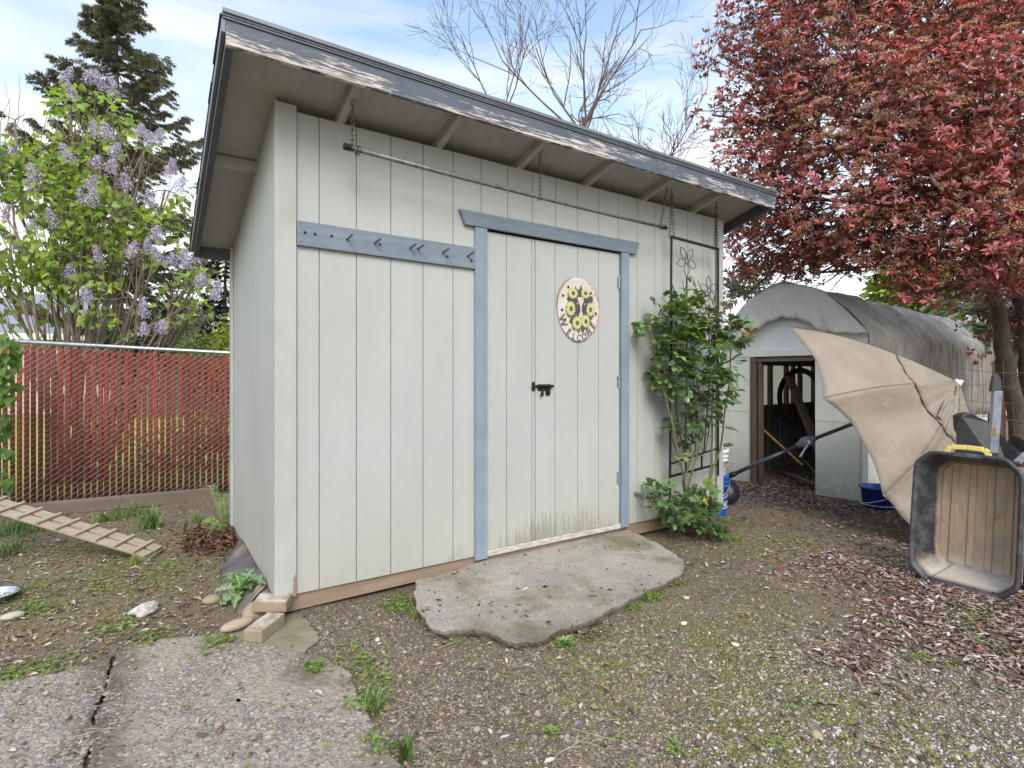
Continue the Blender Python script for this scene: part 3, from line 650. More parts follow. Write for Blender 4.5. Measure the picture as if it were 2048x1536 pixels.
mb.build('plate', tinmat(), pl, smooth=True)
def disc(name, pts, mat, y, th=.003):
    n = len(pts); cx_ = sum(p[0] for p in pts)/n; cz_ = sum(p[1] for p in pts)/n
    V = [(PX+p[0], y, PZ+p[1]) for p in pts]+[(PX+p[0], y+th, PZ+p[1]) for p in pts]+[(PX+cx_, y-.0015, PZ+cz_)]
    F_ = [(i, 2*n, (i+1) % n) for i in range(n)]+[(i, (i+1) % n, n+(i+1) % n, n+i) for i in range(n)]
    return MB().add(V, F_).build(name, mat, pl)
def ell(cx_, cz_, rx, rz, n=20, rot=0): return [(cx_+rx*math.cos(a)*math.cos(rot)-rz*math.sin(a)*math.sin(rot), cz_+rx*math.cos(a)*math.sin(rot)+rz*math.sin(a)*math.cos(rot)) for a in np.linspace(0,2*math.pi,n,endpoint=False)]
mg = simple('painted_leaf_green', (.09,.15,.085), .5, 0, .4, 90, .1, col2=(.03,.06,.05)); mcb = simple('painted_cow_black', (.035,.035,.042), .5, 0, .4, 60, 0, col2=(.09,.09,.11))
mcw = simple('painted_cow_cream', (.60,.50,.43), .5, 0, .1, 60, 0); mye = simple('painted_petal_yellow', (.50,.44,.15), .5, 0, .25, 120, .1, col2=(.60,.56,.30)); mse = simple('painted_seed_brown', (.13,.085,.04), .6, 0, .4, 150, .1, col2=(.10,.11,.05))
mno = simple('painted_nose', (.36,.24,.17), .5, 0, .2, 80, 0)
gl = []
for a in np.linspace(0,2*math.pi,90,endpoint=False):
    r = 1+.10*math.sin(17*a)+.07*math.sin(29*a+1); gl.append((.012+.118*r*math.cos(a), .0+.155*r*math.sin(a)))
disc('leaf_wreath', gl, mg, PY-.0085)
disc('cow_face', [(-.048,.085),(.052,.085),(.058,.03),(.042,-.03),(.030,-.075),(-.006,-.08),(-.024,-.035),(-.044,.02)], mcb, PY-.0115)
disc('cow_ear', [(-.120,.072),(-.10,.058),(-.05,.052),(-.038,.078),(-.06,.092),(-.10,.088)], mcb, PY-.0125)
disc('cow_ear', [(.125,.094),(.10,.065),(.06,.058),(.045,.08),(.08,.098),(.115,.105)], mcb, PY-.0125)
disc('cow_blaze', [(-.022,.088),(.036,.09),(.034,.06),(.018,.03),(.014,-.02),(.034,-.05),(.036,-.075),(-.016,-.075),(-.012,-.05),(.004,-.02),(.002,.03),(-.018,.06)], mcw, PY-.0135)
disc('cow_nose', ell(.010,-.078,.030,.022), mno, PY-.0160)
for sx in (-.024,.046): disc('cow_eye', ell(sx,.040,.006,.006,10), mcw, PY-.0145)
def sunf(cx_, cz_, rx, rz):
    n = 44; pts = []
    for i in range(n):
        a = 2*math.pi*i/n; k = 1.0 if i % 2 == 0 else .72; k *= 1+.08*math.sin(i*1.7); pts.append((cx_+rx*k*math.cos(a), cz_+rz*k*math.sin(a)))
    p = disc('sunflower', pts, mye, PY-.0175); 
    q = disc('seed_head', ell(cx_,cz_,rx*.33,rz*.33,16), mse, PY-.0205); q.parent = p; q.matrix_parent_inverse = Matrix.Identity(4)
for a in ((-.068,.112,.050,.044),(.048,.120,.046,.042),(-.088,.0,.046,.058),(.096,.004,.042,.056),(-.030,-.100,.050,.052),(.052,-.084,.044,.052)): sunf(*a)
for sx, sz in ((-.103,.155),(-.150,.090),(-.158,-.012),(.112,.128),(.160,-.018)):
    disc('star_cutout', [(sx+(.0125 if i % 2 == 0 else .0065)*math.cos(math.pi*i/5+.3), sz+(.0125 if i % 2 == 0 else .0065)*math.sin(math.pi*i/5+.3)) for i in range(10)], M_DARK, PY-.0065, .001)
mtx = simple('painted_letter_brown', (.11,.055,.03), .6, 0, .2, 60, 0)
for ch, a, sz in zip('WELCOME', (206,234,252,269,286,305,325), (.092,.068,.066,.068,.068,.064,.062)):
    V, Fc = text_mesh(ch, sz, .0008); A = rad(a); x, z_ = ov(A, .86); rot = math.atan2(.2*math.cos(A)*.235/.2, .2*math.sin(A)*-1)
    th = math.atan2(.235*math.cos(A), -.2*math.sin(A)); mb = MB(); vs = []
    for v in V:
        lx, lz = v.x*.9, v.y-sz*.36; vs.append((PX+x+lx*math.cos(th)-lz*math.sin(th), PY-.0085-v.z, PZ+z_+lx*math.sin(th)+lz*math.cos(th)))
    mb.add(vs, Fc).build('letter', mtx, pl)
# ================================================================== GREENHOUSE
GA = D(1737.5, 752, 5.48); GA.z = 0
gdir = Vector((GA.x, GA.y, 0)); _l = D(1445, 752, 6.72); fx = (Vector((_l.x,_l.y,0))-gdir); fx.normalize()   # along the front, right corner -> left
bx = Vector((-fx.y, fx.x, 0)); 
if bx.dot(Vector((R2[0], R2[1], 0))) < 0: bx = -bx
def H(s, t, z): return gdir + fx*s + bx*t + Vector((0,0,z))
GW, GL = 1.66, 5.6
PROF = [(0,.70),(0,1.2),(0,1.5),(0,1.727),(.205,1.965),(.413,2.185),(.62,2.268),(.83,2.31),(1.04,2.25),(1.25,2.15),(1.455,1.935),(1.66,1.72),(1.66,1.62),(1.66,1.56),(1.66,1.5)]
ghs = empty('tarp_greenhouse', H(.8,2.5,0), 'hoop greenhouse covered in a stained white tarp with pale panels and an open doorway', 'greenhouse')
def tarpmat(nm='stained_tarp', ca=(.78,.765,.72), cb=(.64,.61,.56), fs=.5):
    m, t, b = mk(nm); out = t.nodes['Material Output']; v = coords(t); sp = posz(t)
    n = noise(t, v, 2.2, 6, .65, .4); c = mixc(t, mrange(t, n, .35, .65), ca, cb)
    g_ = NN(t, 'ShaderNodeNewGeometry'); dt = NN(t, 'ShaderNodeVectorMath', {0: g_.outputs['Position'], 1: tuple(bx)}, operation='DOT_PRODUCT').outputs['Value']
    o = gdir.dot(bx); back = mrange(t, mth(t, 'ADD', dt, mth(t, 'MULTIPLY', n, .9)), o+.75, o+2.3, 0, 1)
    st = mth(t, 'MULTIPLY', back, mrange(t, noise(t, coords(t, (1.5,1.5,.45)), 5, 7, .75), .32, .62, .2, .9)); c = mixc(t, st, c, (.31,.27,.225))
    c = mixc(t, mth(t, 'MULTIPLY', back, mrange(t, noise(t, coords(t, (3,3,1)), 2, 6, .75), .52, .68, 0, .8)), c, (.19,.18,.11))
    c = mixc(t, mth(t, 'MULTIPLY', mrange(t, noise(t, v, 3.3, 6, .7), .55, .72, 0, fs), 1.0), c, (.26,.24,.17))
    t.links.new(c, b.inputs['Base Color']); b.inputs['Roughness'].default_value = .6; b.inputs['Specular IOR Level'].default_value = .3
    bump(t, b, mth(t, 'ADD', noise(t, coords(t, (4,4,1.5)), 3, 6, .6, 1.5), mth(t, 'MULTIPLY', noise(t, v, 30, 4), .2)), .65, .05)
    tr = NN(t, 'ShaderNodeBsdfTranslucent'); t.links.new(c, tr.inputs[0]); ms = NN(t, 'ShaderNodeMixShader', {0: .28}); t.links.new(b.outputs[0], ms.inputs[1]); t.links.new(tr.outputs[0], ms.inputs[2]); t.links.new(ms.outputs[0], out.inputs[0])
    return m
M_TARP = tarpmat()
def panelmat(name, c1, c2, stain=.6):
    m, t, b = mk(name); sp = posz(t); c = mixc(t, mrange(t, noise(t, coords(t, (6,6,1)), 2, 6, .7), .3, .7), c1, c2)
    k = mth(t, 'MULTIPLY', mrange(t, sp[2], .45, .02, 0, 1), mrange(t, noise(t, coords(t), 9, 6, .75), .35, .6, .2, stain)); c = mixc(t, k, c, (.20,.20,.13))
    t.links.new(c, b.inputs['Base Color']); b.inputs['Roughness'].default_value = .5; bump(t, b, noise(t, coords(t, (80,80,3)), 1, 3), .15, .003); return m
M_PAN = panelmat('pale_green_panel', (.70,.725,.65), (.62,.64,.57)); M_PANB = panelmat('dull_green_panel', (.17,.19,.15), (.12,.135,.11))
def profpt(u):
    u = u*(len(PROF)-1); i = min(int(u), len(PROF)-2); f = u-i; a, b_ = PROF[i], PROF[i+1]; return a[0]*(1-f)+b_[0]*f, a[1]*(1-f)+b_[1]*f
rows = []
for i in range(0, 105):
    t_ = GL*i/104; hoop = abs(math.sin(math.pi*t_/.95)); row = []
    for j in range(0, 61):
        u = j/60; s, z = profpt(u); k = math.sin(math.pi*u)
        n1_ = vnoise([(s*2, t_*2.5, z*2)], 1.6, 4)[0]; n2_ = vnoise([(s*3, t_*7, z*4)], 2.3, 8)[0]
        cr_ = abs(math.sin(t_*5.1+s*6.5+1.5*math.sin(s*4+t_*1.3)))**.5; zz = z - .045*hoop*k + .026*n1_ + .016*n2_ - .022*(1-cr_)*k + .010*math.sin(t_*23+s*9)*k - .035*min(1, t_/2)*k*0; ss = s + (.018*n1_+.010*n2_+.02*hoop)*(1 if s < .8 else -1)*(1-k*.6) - (.012 if s < .8 else -.012)
        if j == 0 or j == 60: zz = z + .015*math.sin(t_*7) + .01*math.sin(t_*17)
        row.append(H(ss, min(t_, GL-.35+max(0, zz-1.45)*2 if zz < 1.62 else 99)-.03+.01*math.sin(u*30), zz))
    rows.append(row)
MB().grid(rows).build('tarp_roof', M_TARP, ghs, smooth=True, solid=.004)
# front: white gable board, drooping tarp flap over it
mb = MB(); gp = [profpt(k/60) for k in range(13, 48)]
mb.add([H(s, .012, z-.01) for s, z in gp]+[H(s, .012, 1.545) for s, z in gp], [(i, i+1, len(gp)+i+1, len(gp)+i) for i in range(len(gp)-1)]); mb.build('gable_board', M_WHITE, ghs, solid=.01)
hem = [(0,1.70),(.12,1.71),(.25,1.72),(.42,1.74),(.52,1.83),(.60,1.88),(.72,1.91),(.82,1.93),(.95,1.90),(1.1,1.82),(1.25,1.72),(1.4,1.66),(1.66,1.63)]
rows = []
for k in range(0, 61):
    u = .205 + .59*k/60; s, z = profpt(u); hz = np.interp(s, [h[0] for h in hem], [h[1] for h in hem]); row = []
    for q in range(9):
        f = q/8; row.append(H(s, -.040-.030*f-.018*abs(math.sin(k*.33+f*1.2))**.8*(.5+.5*f)-.008*math.sin(k*1.1+q*.9), z*(1-f)+(hz+.008*math.sin(k*1.1))*f))
    rows.append(row)
MB().grid(rows).build('tarp_flap', tarpmat('white_tarp_flap', (.84,.825,.79), (.76,.745,.70), .3), ghs, smooth=True, solid=.004)
mb = MB(); mb.tube([H(np.interp(k,[0,1],[.02,1.6]), -.062, float(np.interp(np.interp(k,[0,1],[.02,1.6]), [h[0] for h in hem], [h[1] for h in hem]))+.01) for k in np.linspace(0,1,30)], .004, 5); mb.build('rope', simple('dirty_rope', (.25,.22,.17), .9), ghs)
# front panels, lintel, posts
def gbox(name, s0, s1, t0, t1, z0, z1, mat, bev=0):
    return MB().hexa([H(s0,t0,z0),H(s1,t0,z0),H(s1,t1,z0),H(s0,t1,z0),H(s0,t0,z1),H(s1,t0,z1),H(s1,t1,z1),H(s0,t1,z1)]).build(name, mat, ghs, bevel=bev)
SO0, SO1 = .505, 1.18      # door opening
gbox('front_panel', .02, SO0, -.004, .004, 0, .80, M_PAN); gbox('front_panel', .02, SO0, -.008, .0, .795, 1.50, M_PAN)
gbox('front_panel', SO1, 1.64, -.004, .004, 0.02, .86, M_PAN); gbox('front_panel', SO1, 1.64, -.008, .0, .855, 1.56, M_PAN)
gbox('lintel', .02, 1.64, -.016, -.004, 1.50, 1.56, M_PAN); gbox('corner_strip', .0, .05, -.02, -.0085, .0, 1.66, M_WHITE, .002)
gbox('lintel_strip', .05, .60, -.02, -.0125, 1.61, 1.645, M_WHITE)
gbox('wall_box', 1.60, 1.70, -.05, -.009, 1.15, 1.24, simple('grey_outlet_box', (.16,.17,.18), .6, 0, .3, 30, .2), .004)
M_OLDW = wood('old_brown_stud', (.17,.125,.09), (.085,.062,.046), 'z', .85, .7); M_GW = wood('grey_old_wood', (.17,.15,.13), (.10,.085,.075), 'z', .85, .7)
gbox('door_post', SO1-.012, SO1+.045, -.02, .07, 0, 1.50, M_OLDW, .003); gbox('door_post', SO1-.07, SO1-.03, .02, .08, 0, 1.50, M_OLDW, .003)
gbox('door_post', SO0-.05, SO0-.002, .008, .07, 0, 1.50, M_GW, .003); gbox('door_head', SO0, SO1, .01, .06, 1.44, 1.50, M_GW, .003)
# side walls under the tarp: corrugated pale panels
gbox('side_wall', .045, .053, .06, GL-.35, .0, 1.55, M_PAN); gbox('side_wall', .02, .028, GL-.345, GL, .0, 1.66, M_PANB)
gbox('side_wall', 1.64, 1.648, .06, GL, .0, .84, M_PANB)
mtr = leafmat('translucent_sheet', .6, .75, .2)
bw = gbox('side_window', 1.642, 1.646, .06, GL, .84, 1.56, mtr); a_ = bw.data.attributes.new('col','FLOAT_COLOR','POINT'); a_.data.foreach_set('color', np.tile([.92,.87,.78,1],8).astype(np.float32))
gbox('side_rail', 1.57, 1.635, .1, GL-.1, .80, .88, M_GW); gbox('side_rail', 1.57, 1.635, .1, GL-.1, 1.42, 1.50, M_GW)
for t_ in (1.15,1.62,2.05,2.5,3.1): gbox('side_stud', 1.55, 1.60, t_, t_+.06, 0, 1.62, M_GW)
for t_ in (.9,1.9,2.9,3.9,GL-.05):
    for s_ in (.03,1.58): gbox('side_stud', s_, s_+.05, t_, t_+.05, 0, 1.6, M_GW)
gbox('back_panel', .02, 1.64, GL-.02, GL-.008, 0, .72, M_PANB); gbox('back_panel', .45, 1.25, GL-.02, GL-.008, 1.64, 2.0, M_PANB)
bw = gbox('back_window', .02, 1.64, GL-.016, GL-.010, .72, 1.64, mtr); a_ = bw.data.attributes.new('col','FLOAT_COLOR','POINT'); a_.data.foreach_set('color', np.tile([.75,.70,.62,1],8).astype(np.float32))
for s_ in (.45,.95,1.4): gbox('back_stud', s_, s_+.07, GL-.09, GL-.03, 0, 1.9, M_GW)
gbox('back_rail', .02, 1.64, GL-.1, GL-.04, .66, .78, M_GW); gbox('back_rail', .02, 1.64, GL-.1, GL-.04, 1.55, 1.64, M_GW)
# things stored inside
o = MB().bar(D(1577,752,6.75), D(1648,925,6.3), .10, .04, up=(0,0,1)).build('leaning_board', wood('brown_board', (.22,.165,.12), (.14,.10,.075), 'z', .8, .6)); tag(o, 'brown wooden board leaning inside the greenhouse doorway', 'board')
o = MB().tube([D(1503,838,6.9), D(1605,930,6.35)], .013, 8).build('yellow_pole', simple('yellow_paint', (.45,.33,.07), .5)); tag(o, 'thin yellow pole leaning across the dark greenhouse doorway', 'pole')
mb = MB()
for k in range(5):
    mb.tube([D(1600,795,7.2-.03*k)+fx*((.24+.012*k)*math.cos(a))+Vector((0,0,(.33+.012*k)*math.sin(a))) for a in np.linspace(0,2*math.pi,36,endpoint=False)], .009, 6, closed=True)
o = mb.build('hose_coil', M_BLACK, smooth=True); tag(o, 'coiled black hose hanging inside the greenhouse', 'hose')
mb = MB().tube([D(1545,835,7.3),D(1562,840,7.2),D(1558,870,7.1),D(1566,895,7.0),D(1575,900,7.0)], .013, 6); o = mb.build('blue_hose', simple('blue_hose_plastic', (.02,.06,.30), .4), smooth=True); tag(o, 'short length of blue hose dangling inside the greenhouse', 'hose')
for k, (a, b_, r) in enumerate([((.52,.25,.10),(1.10,.8,.34),.012),((.55,.2,.06),(1.15,.5,.10),.02)]):
    o = MB().tube([H(*a),H((a[0]+b_[0])/2,(a[1]+b_[1])/2,(a[2]+b_[2])/2+.02),H(*b_)], r, 7).build('wooden_stick', M_GW, smooth=True)
    tag(o, ('thin grey stick propped low inside the greenhouse doorway','thick grey stick lying on the greenhouse floor just inside the door')[k], 'stick')
def binobj(c, r, h, col, label, cat='bin'):
    m = simple('bin_'+cat, col, .45, 0, .15, 12, .05); e_ = empty('storage_bin', c, label, cat)
    MB().lathe(c, [(r*.82,0),(r*.9,h*.5),(r,h),(r*1.05,h),(r*1.05,h-.03),(r*1.02,h-.03)], 20).build('bin_body', m, e_, smooth=True); MB().lathe(c, [(0,.01),(r*.82,.01)], 20).build('bin_bottom', m, e_)
binobj(H(.75,1.15,0), .22, .42, (.03,.03,.035), 'dark round bin standing in the shadow inside the greenhouse')
# wire netting across the lower doorway
mb = MB()
for i in range(15):
    for s0 in (0,):
        pts = [H(.62+.038*i+(.006 if j % 2 else -.006), .16, .02+.035*j) for j in range(20)]; mb.tube(pts, .0011, 3, cap=False)
o = mb.build('wire_netting', simple('dark_netting', (.06,.055,.05), .7, .3)); tag(o, 'panel of fine wire netting across the lower greenhouse doorway', 'netting')
# ================================================================== BUCKETS
BP = D(1423, 752, 5.08); BP.z = ghf(BP.x, BP.y)
def bucket(c, r0, r1, h, mat, name, label, txt=False, blue=None):
    e_ = empty(name, c, label, 'bucket'); c = Vector(c)
    prof = [(0,.004),(r0,.0),(r0+.002,.01)]
    for z, dr in ((.70,0),(.705,.008),(.735,.008),(.74,.001),(.80,.001),(.805,.008),(.83,.008),(.835,.001),(.90,.001),(.905,.009),(.93,.009)): prof.append((r0+(r1-r0)*z+dr, h*z))
    prof += [(r1+.006,h),(r1-.002,h),(r1-.006,h-.01),(r0-.002,.01)]
    MB().lathe(c, prof, 40).build('bucket_body', mat, e_, smooth=True)
    mb = MB(); pts = [c+Vector(((r1+.012)*math.cos(a), (r1+.012)*math.sin(a), h*.87-.16*math.sin((a+.4)/1.0*1.0) if 0 else h*.87-.17*max(0,math.sin(a-BA0)))) for a in np.linspace(BA0, BA0+math.pi, 20)]
    mb.tube(pts, .0022, 6); mb.build('handle', M_STEEL, e_); return e_
view = math.atan2(CY-BP.y, CX-BP.x)
BA0 = view-math.pi/2
m_blue = simple('blue_bucket_plastic', (.012,.10,.42), .35, 0, .1, 8, .05); m_whb = simple('white_bucket_plastic', (.70,.70,.70), .4, 0, .05, 8, .03)
bb = bucket(BP, .128, .147, .37, m_blue, 'blue_bucket', 'blue plastic bucket with white lettering beside the right corner of the shed')
wb = bucket(BP+Vector((0,0,.235)), .128, .147, .37, m_whb, 'white_bucket', 'white plastic bucket nested in the blue bucket at the shed corner')
mw = simple('white_print', (.75,.76,.78), .5, 0, .03, 8, 0)
for i, ch in enumerate("LOWE'S"):
    V, Fc = text_mesh(ch, .066, .0005); a0 = view + .20+ .29*i + (-.05 if ch == "'" else 0) + (.1 if i == 5 else 0)*-1; mb = MB(); vs = []
    for v in V:
        r = .1385 + v.z; an = a0 + v.x*1.15/.134; vs.append((BP.x+r*math.cos(an), BP.y+r*math.sin(an), BP.z+.085+v.y*1.0+ .015*i*0))
    mb.add(vs, Fc).build('letter', mw, bb)
mb = MB(); 
for zc in (.070,.165): mb.tube([(BP.x+.137*math.cos(a), BP.y+.137*math.sin(a), BP.z+zc+(.045*(a-view-.9)**2 if zc > .1 else -.0*a)) for a in np.linspace(view-.1, view+1.9, 20)], .0028, 5)
mb.build('printed_band', mw, bb)
# things behind the buckets
UB = D(1452, 752, 5.4); o = MB().lathe((UB.x, UB.y, .13), [(0,-.03),(.11,-.03),(.13,-.01),(.125,.02),(.06,.045),(.045,.05),(0,.05)], 32, axis=(-.75,-.5,.35)).build('umbrella_base', simple('navy_plastic', (.015,.017,.032), .4, 0, .15, 10, .05), smooth=True)
tag(o, 'dark navy round umbrella base tipped on its edge behind the blue bucket', 'umbrella base')
o = MB(); o.bar(D(1425,897,5.3), D(1466,889,5.2), .035, .018).bar(D(1425,893,5.42), D(1461,886,5.36), .03, .012); o = o.build('green_tool_handle', simple('dark_green_paint', (.05,.10,.07), .5), bevel=.003); tag(o, 'dark green tool handle lying across the rim above the white bucket', 'tool')
# ================================================================== PATIO UMBRELLA lying on its side
um = empty('patio_umbrella', D(1640,900,4.7), 'tan patio umbrella lying half open on its side in front of the greenhouse', 'umbrella')
apex = D(1918,765,4.55); foot = D(1463,950,5.12); joint = D(1612,884,4.92)
m_pole = simple('dark_umbrella_pole', (.045,.055,.065), .3, .3, .1, 8, 0)
ax = (apex-foot).normalized()
MB().tube([foot, joint], .0185, 14).build('lower_pole', m_pole, um, smooth=True)
MB().tube([joint, joint.lerp(apex,.5), apex], .0165, 14).build('upper_pole', m_pole, um, smooth=True)
MB().lathe(foot-ax*.03, [(0,0),(.026,0),(.026,.06),(.020,.075),(0,.075)], 14, axis=tuple(ax)).build('pole_cap', M_BLACK, um, smooth=True)
mb = MB().lathe(joint-ax*.085, [(0,0),(.022,0),(.025,.03),(.046,.055),(.050,.085),(.047,.115),(.027,.135),(.024,.17),(0,.17)], 16, axis=tuple(ax)); mb.build('tilt_joint', simple('grey_joint_plastic', (.13,.14,.15), .4, 0, .1, 10, .03), um, smooth=True)
jv = joint-Vector((F2[0],F2[1],0))*.05
MB().bar(jv+Vector((0,0,.0)), D(1600,914,4.84), .018, .012).tube([jv+ax*-.01, jv+ax*.012], .02, 10).build('crank_handle', simple('light_grey_metal', (.38,.39,.40), .35, .5), um, bevel=.003)
def clothmat():
    m, t, b = mk('tan_canvas'); v = coords(t)
    c = mixc(t, mrange(t, noise(t, v, 2.5, 6, .6, .5), .35, .68), (.355,.31,.245), (.275,.24,.19)); c = mixc(t, mrange(t, noise(t, coords(t,loc=(2,5,1)), 4, 7, .7, 1), .58, .74, 0, .45), c, (.21,.175,.13))
    t.links.new(c, b.inputs['Base Color']); b.inputs['Roughness'].default_value = .85; b.inputs['Specular IOR Level'].default_value = .15
    bump(t, b, mth(t, 'ADD', noise(t, v, 4.5, 4, .5, 1.6), mth(t, 'MULTIPLY', noise(t, v, 220, 2), .06)), .4, .04)
    out = t.nodes['Material Output']; tr = NN(t, 'ShaderNodeBsdfTranslucent'); t.links.new(c, tr.inputs[0]); ms = NN(t, 'ShaderNodeMixShader', {0: .15}); t.links.new(b.outputs[0], ms.inputs[1]); t.links.new(tr.outputs[0], ms.inputs[2]); t.links.new(ms.outputs[0], out.inputs[0]); return m
M_CAN = clothmat(); M_SEAM = simple('dark_seam', (.21,.17,.125), .9, 0, .3, 60, 0)
TIPS = [D(1577,653,4.75), D(1645,795,4.22), D(1767,992,4.15), D(1848,1094,4.06), D(1960,1040,4.6), D(1760,930,5.15), D(1690,800,5.25)]
BOW = .10; camv = Vector((CX,CY,CH))
def ribpt(i, u):
    a = apex.lerp(TIPS[i], u); mid = apex-ax*.35; out = (apex.lerp(TIPS[i], .5)-(foot.lerp(apex,.75))); out.normalize(); return a + out*(BOW*math.sin(math.pi*u))
rows_all = []
def panel(i, j, sag=.10, concave=.07, nu=22, nv=16, wr=.018, u0=0.02):
    rows = []; c0 = foot.lerp(apex, .72)
    for a in range(nu+1):
        u = u0+(1-u0)*a/nu; row = []
        for b_ in range(nv+1):
            v = b_/nv; w = 4*v*(1-v); uu = u*(1-concave*w*u); p = ribpt(i,uu).lerp(ribpt(j,uu), v); inn = (c0-p); inn.normalize()
            p = p + inn*(sag*w*u**1.3) + inn*wr*math.sin(9*v+u*5+i)*w*u + Vector((0,0,1))*wr*1.1*vnoise([p],4.5,i)[0]*w; row.append(p)
        rows.append(row)
    MB().grid(rows).build('canopy_panel', M_CAN, um, smooth=True, solid=.002); return rows
for (i, j, sg, cc) in ((0,1,.09,.035),(1,2,.13,.04),(2,3,.05,.0),(3,4,.10,.04),(4,5,.12,.08),(5,6,.1,.08),(6,0,.12,.08)):
    r_ = panel(i, j, sg, cc); rows_all.append(r_)
    MB().tube(r_[-1], .0035, 5).build('hem', M_SEAM, um)
for i in range(7):
    MB().tube([ribpt(i,u)+(camv-ribpt(i,u)).normalized()*.003 for u in np.linspace(.02,1,14)], .003, 5).build('rib_seam', M_SEAM, um)
for i in range(7):
    MB().tube([ribpt(i,u)-(camv-ribpt(i,u)).normalized()*.012 for u in np.linspace(.02,1,14)], .006, 6).build('rib', M_BLACK, um, smooth=True)
# wind vent: loose upper cap whose free edge shows as a dark wavy line
for q, r_ in enumerate(rows_all[:3]):
    rows = []
    for a in range(8):
        k = a*1.0; row = []
        for b_ in range(17):
            i0 = min(int(k), 21); p = r_[i0][b_].lerp(r_[min(i0+1,22)][b_], k-i0); d = (camv-p).normalized(); row.append(p + d*(.008+.004*a*abs(math.sin(b_*.6+q))/2))
        rows.append(row)
    MB().grid(rows).build('vent_cap', M_CAN, um, smooth=True, solid=.002); MB().tube([p+(camv-p).normalized()*.002 for p in rows[-1]], .0038, 5).build('vent_edge', M_SEAM, um)
# crumpled cloth corners at the right
def flap(pts, name='loose_flap'):
    P = [D(*p) for p in pts]; rows = []
    for a in range(9):
        row = []
        for b_ in range(9):
            u, v = a/8, b_/8; p = (P[0].lerp(P[1], v)).lerp(P[3].lerp(P[2], v), u); p = p + (camv-p).normalized()*.03*math.sin(v*7+u*4)*math.sin(math.pi*u); row.append(p)
        rows.append(row)
    MB().grid(rows).build(name, M_CAN, um, smooth=True, solid=.002)
flap([(1915,770,4.50),(1918,772,4.52),(1922,846,4.50),(1893,858,4.38)]); flap([(1890,800,4.42),(1912,790,4.46),(1902,860,4.40),(1876,832,4.32)])
flap([(1899,856,4.38),(1919,866,4.48),(1905,905,4.45),(1880,930,4.35)]); flap([(1876,834,4.36),(1899,857,4.40),(1890,960,4.38),(1840,960,4.22)])
MB().lathe(apex+ax*-.01, [(0,-.02),(.028,-.02),(.036,.0),(.034,.012),(.018,.02),(.012,.04),(0,.042)], 16, axis=tuple(ax)).build('finial', m_whb, um, smooth=True)
# ================================================================== CART TUB standing on end
tl0 = D(1817,1140,3.47); tr0 = D(2036,1178,3.03)
wv = Vector((tr0.x-tl0.x, tr0.y-tl0.y, 0)); TW = wv.length; wv.normalize(); nv_ = Vector((wv.y, -wv.x, 0)); 
if nv_.dot(camv-tl0) < 0: nv_ = -nv_
TH = .80; lean = rad(8); upv = (Vector((0,0,1))*math.cos(lean) - nv_*math.sin(lean)); nn = (nv_*math.cos(lean) + Vector((0,0,1))*math.sin(lean))
org = Vector((tl0.x, tl0.y, 0.005)) + nn*.0
def T(a, b_, c): return org + wv*a + upv*b_ + nn*c      # a across, b up, c towards the viewer (rim at 0)
tb = empty('cart_tub', T(TW/2,0,-.1), 'black dirty plastic garden cart tub standing on its end with a yellow handle', 'cart tub')
def octo(x0,x1,y0,y1,ch,chb=None):
    k = chb or ch; return [(x0+k,y0),(x1-k,y0),(x1,y0+k),(x1,y1-ch),(x1-ch,y1),(x0+ch,y1),(x0,y1-ch),(x0,y0+k)]
def dense(p, n=8):
    out = []
    for i in range(len(p)):
        a, b_ = p[i], p[(i+1) % len(p)]
        for k in range(n): out.append((a[0]+(b_[0]-a[0])*k/n, a[1]+(b_[1]-a[1])*k/n))
    return out
def rnd(p, it=2):
    for _ in range(it): p = [((p[i-1][0]+2*p[i][0]+p[(i+1)%len(p)][0])/4, (p[i-1][1]+2*p[i][1]+p[(i+1)%len(p)][1])/4) for i in range(len(p))]
    return p
lay = [((-.004,TW+.004,-.004,TH+.004,.085), -.022), ((-.006,TW+.006,-.006,TH+.006,.085), .004), ((.002,TW-.002,.002,TH-.002,.082), .010), ((.015,TW-.015,.015,TH-.015,.078), .004),
       ((.022,TW-.022,.024,TH-.024,.074), -.03), ((.080,TW-.036,.090,TH-.040,.06), -.165), ((.092,TW-.044,.112,TH-.052,.055), -.185)]
rows = []
for a, z in lay:
    p = rnd(dense(octo(*a), 12), 3); row = [T(x, y, z) for x, y in p]; rows.append(row+[row[0]])
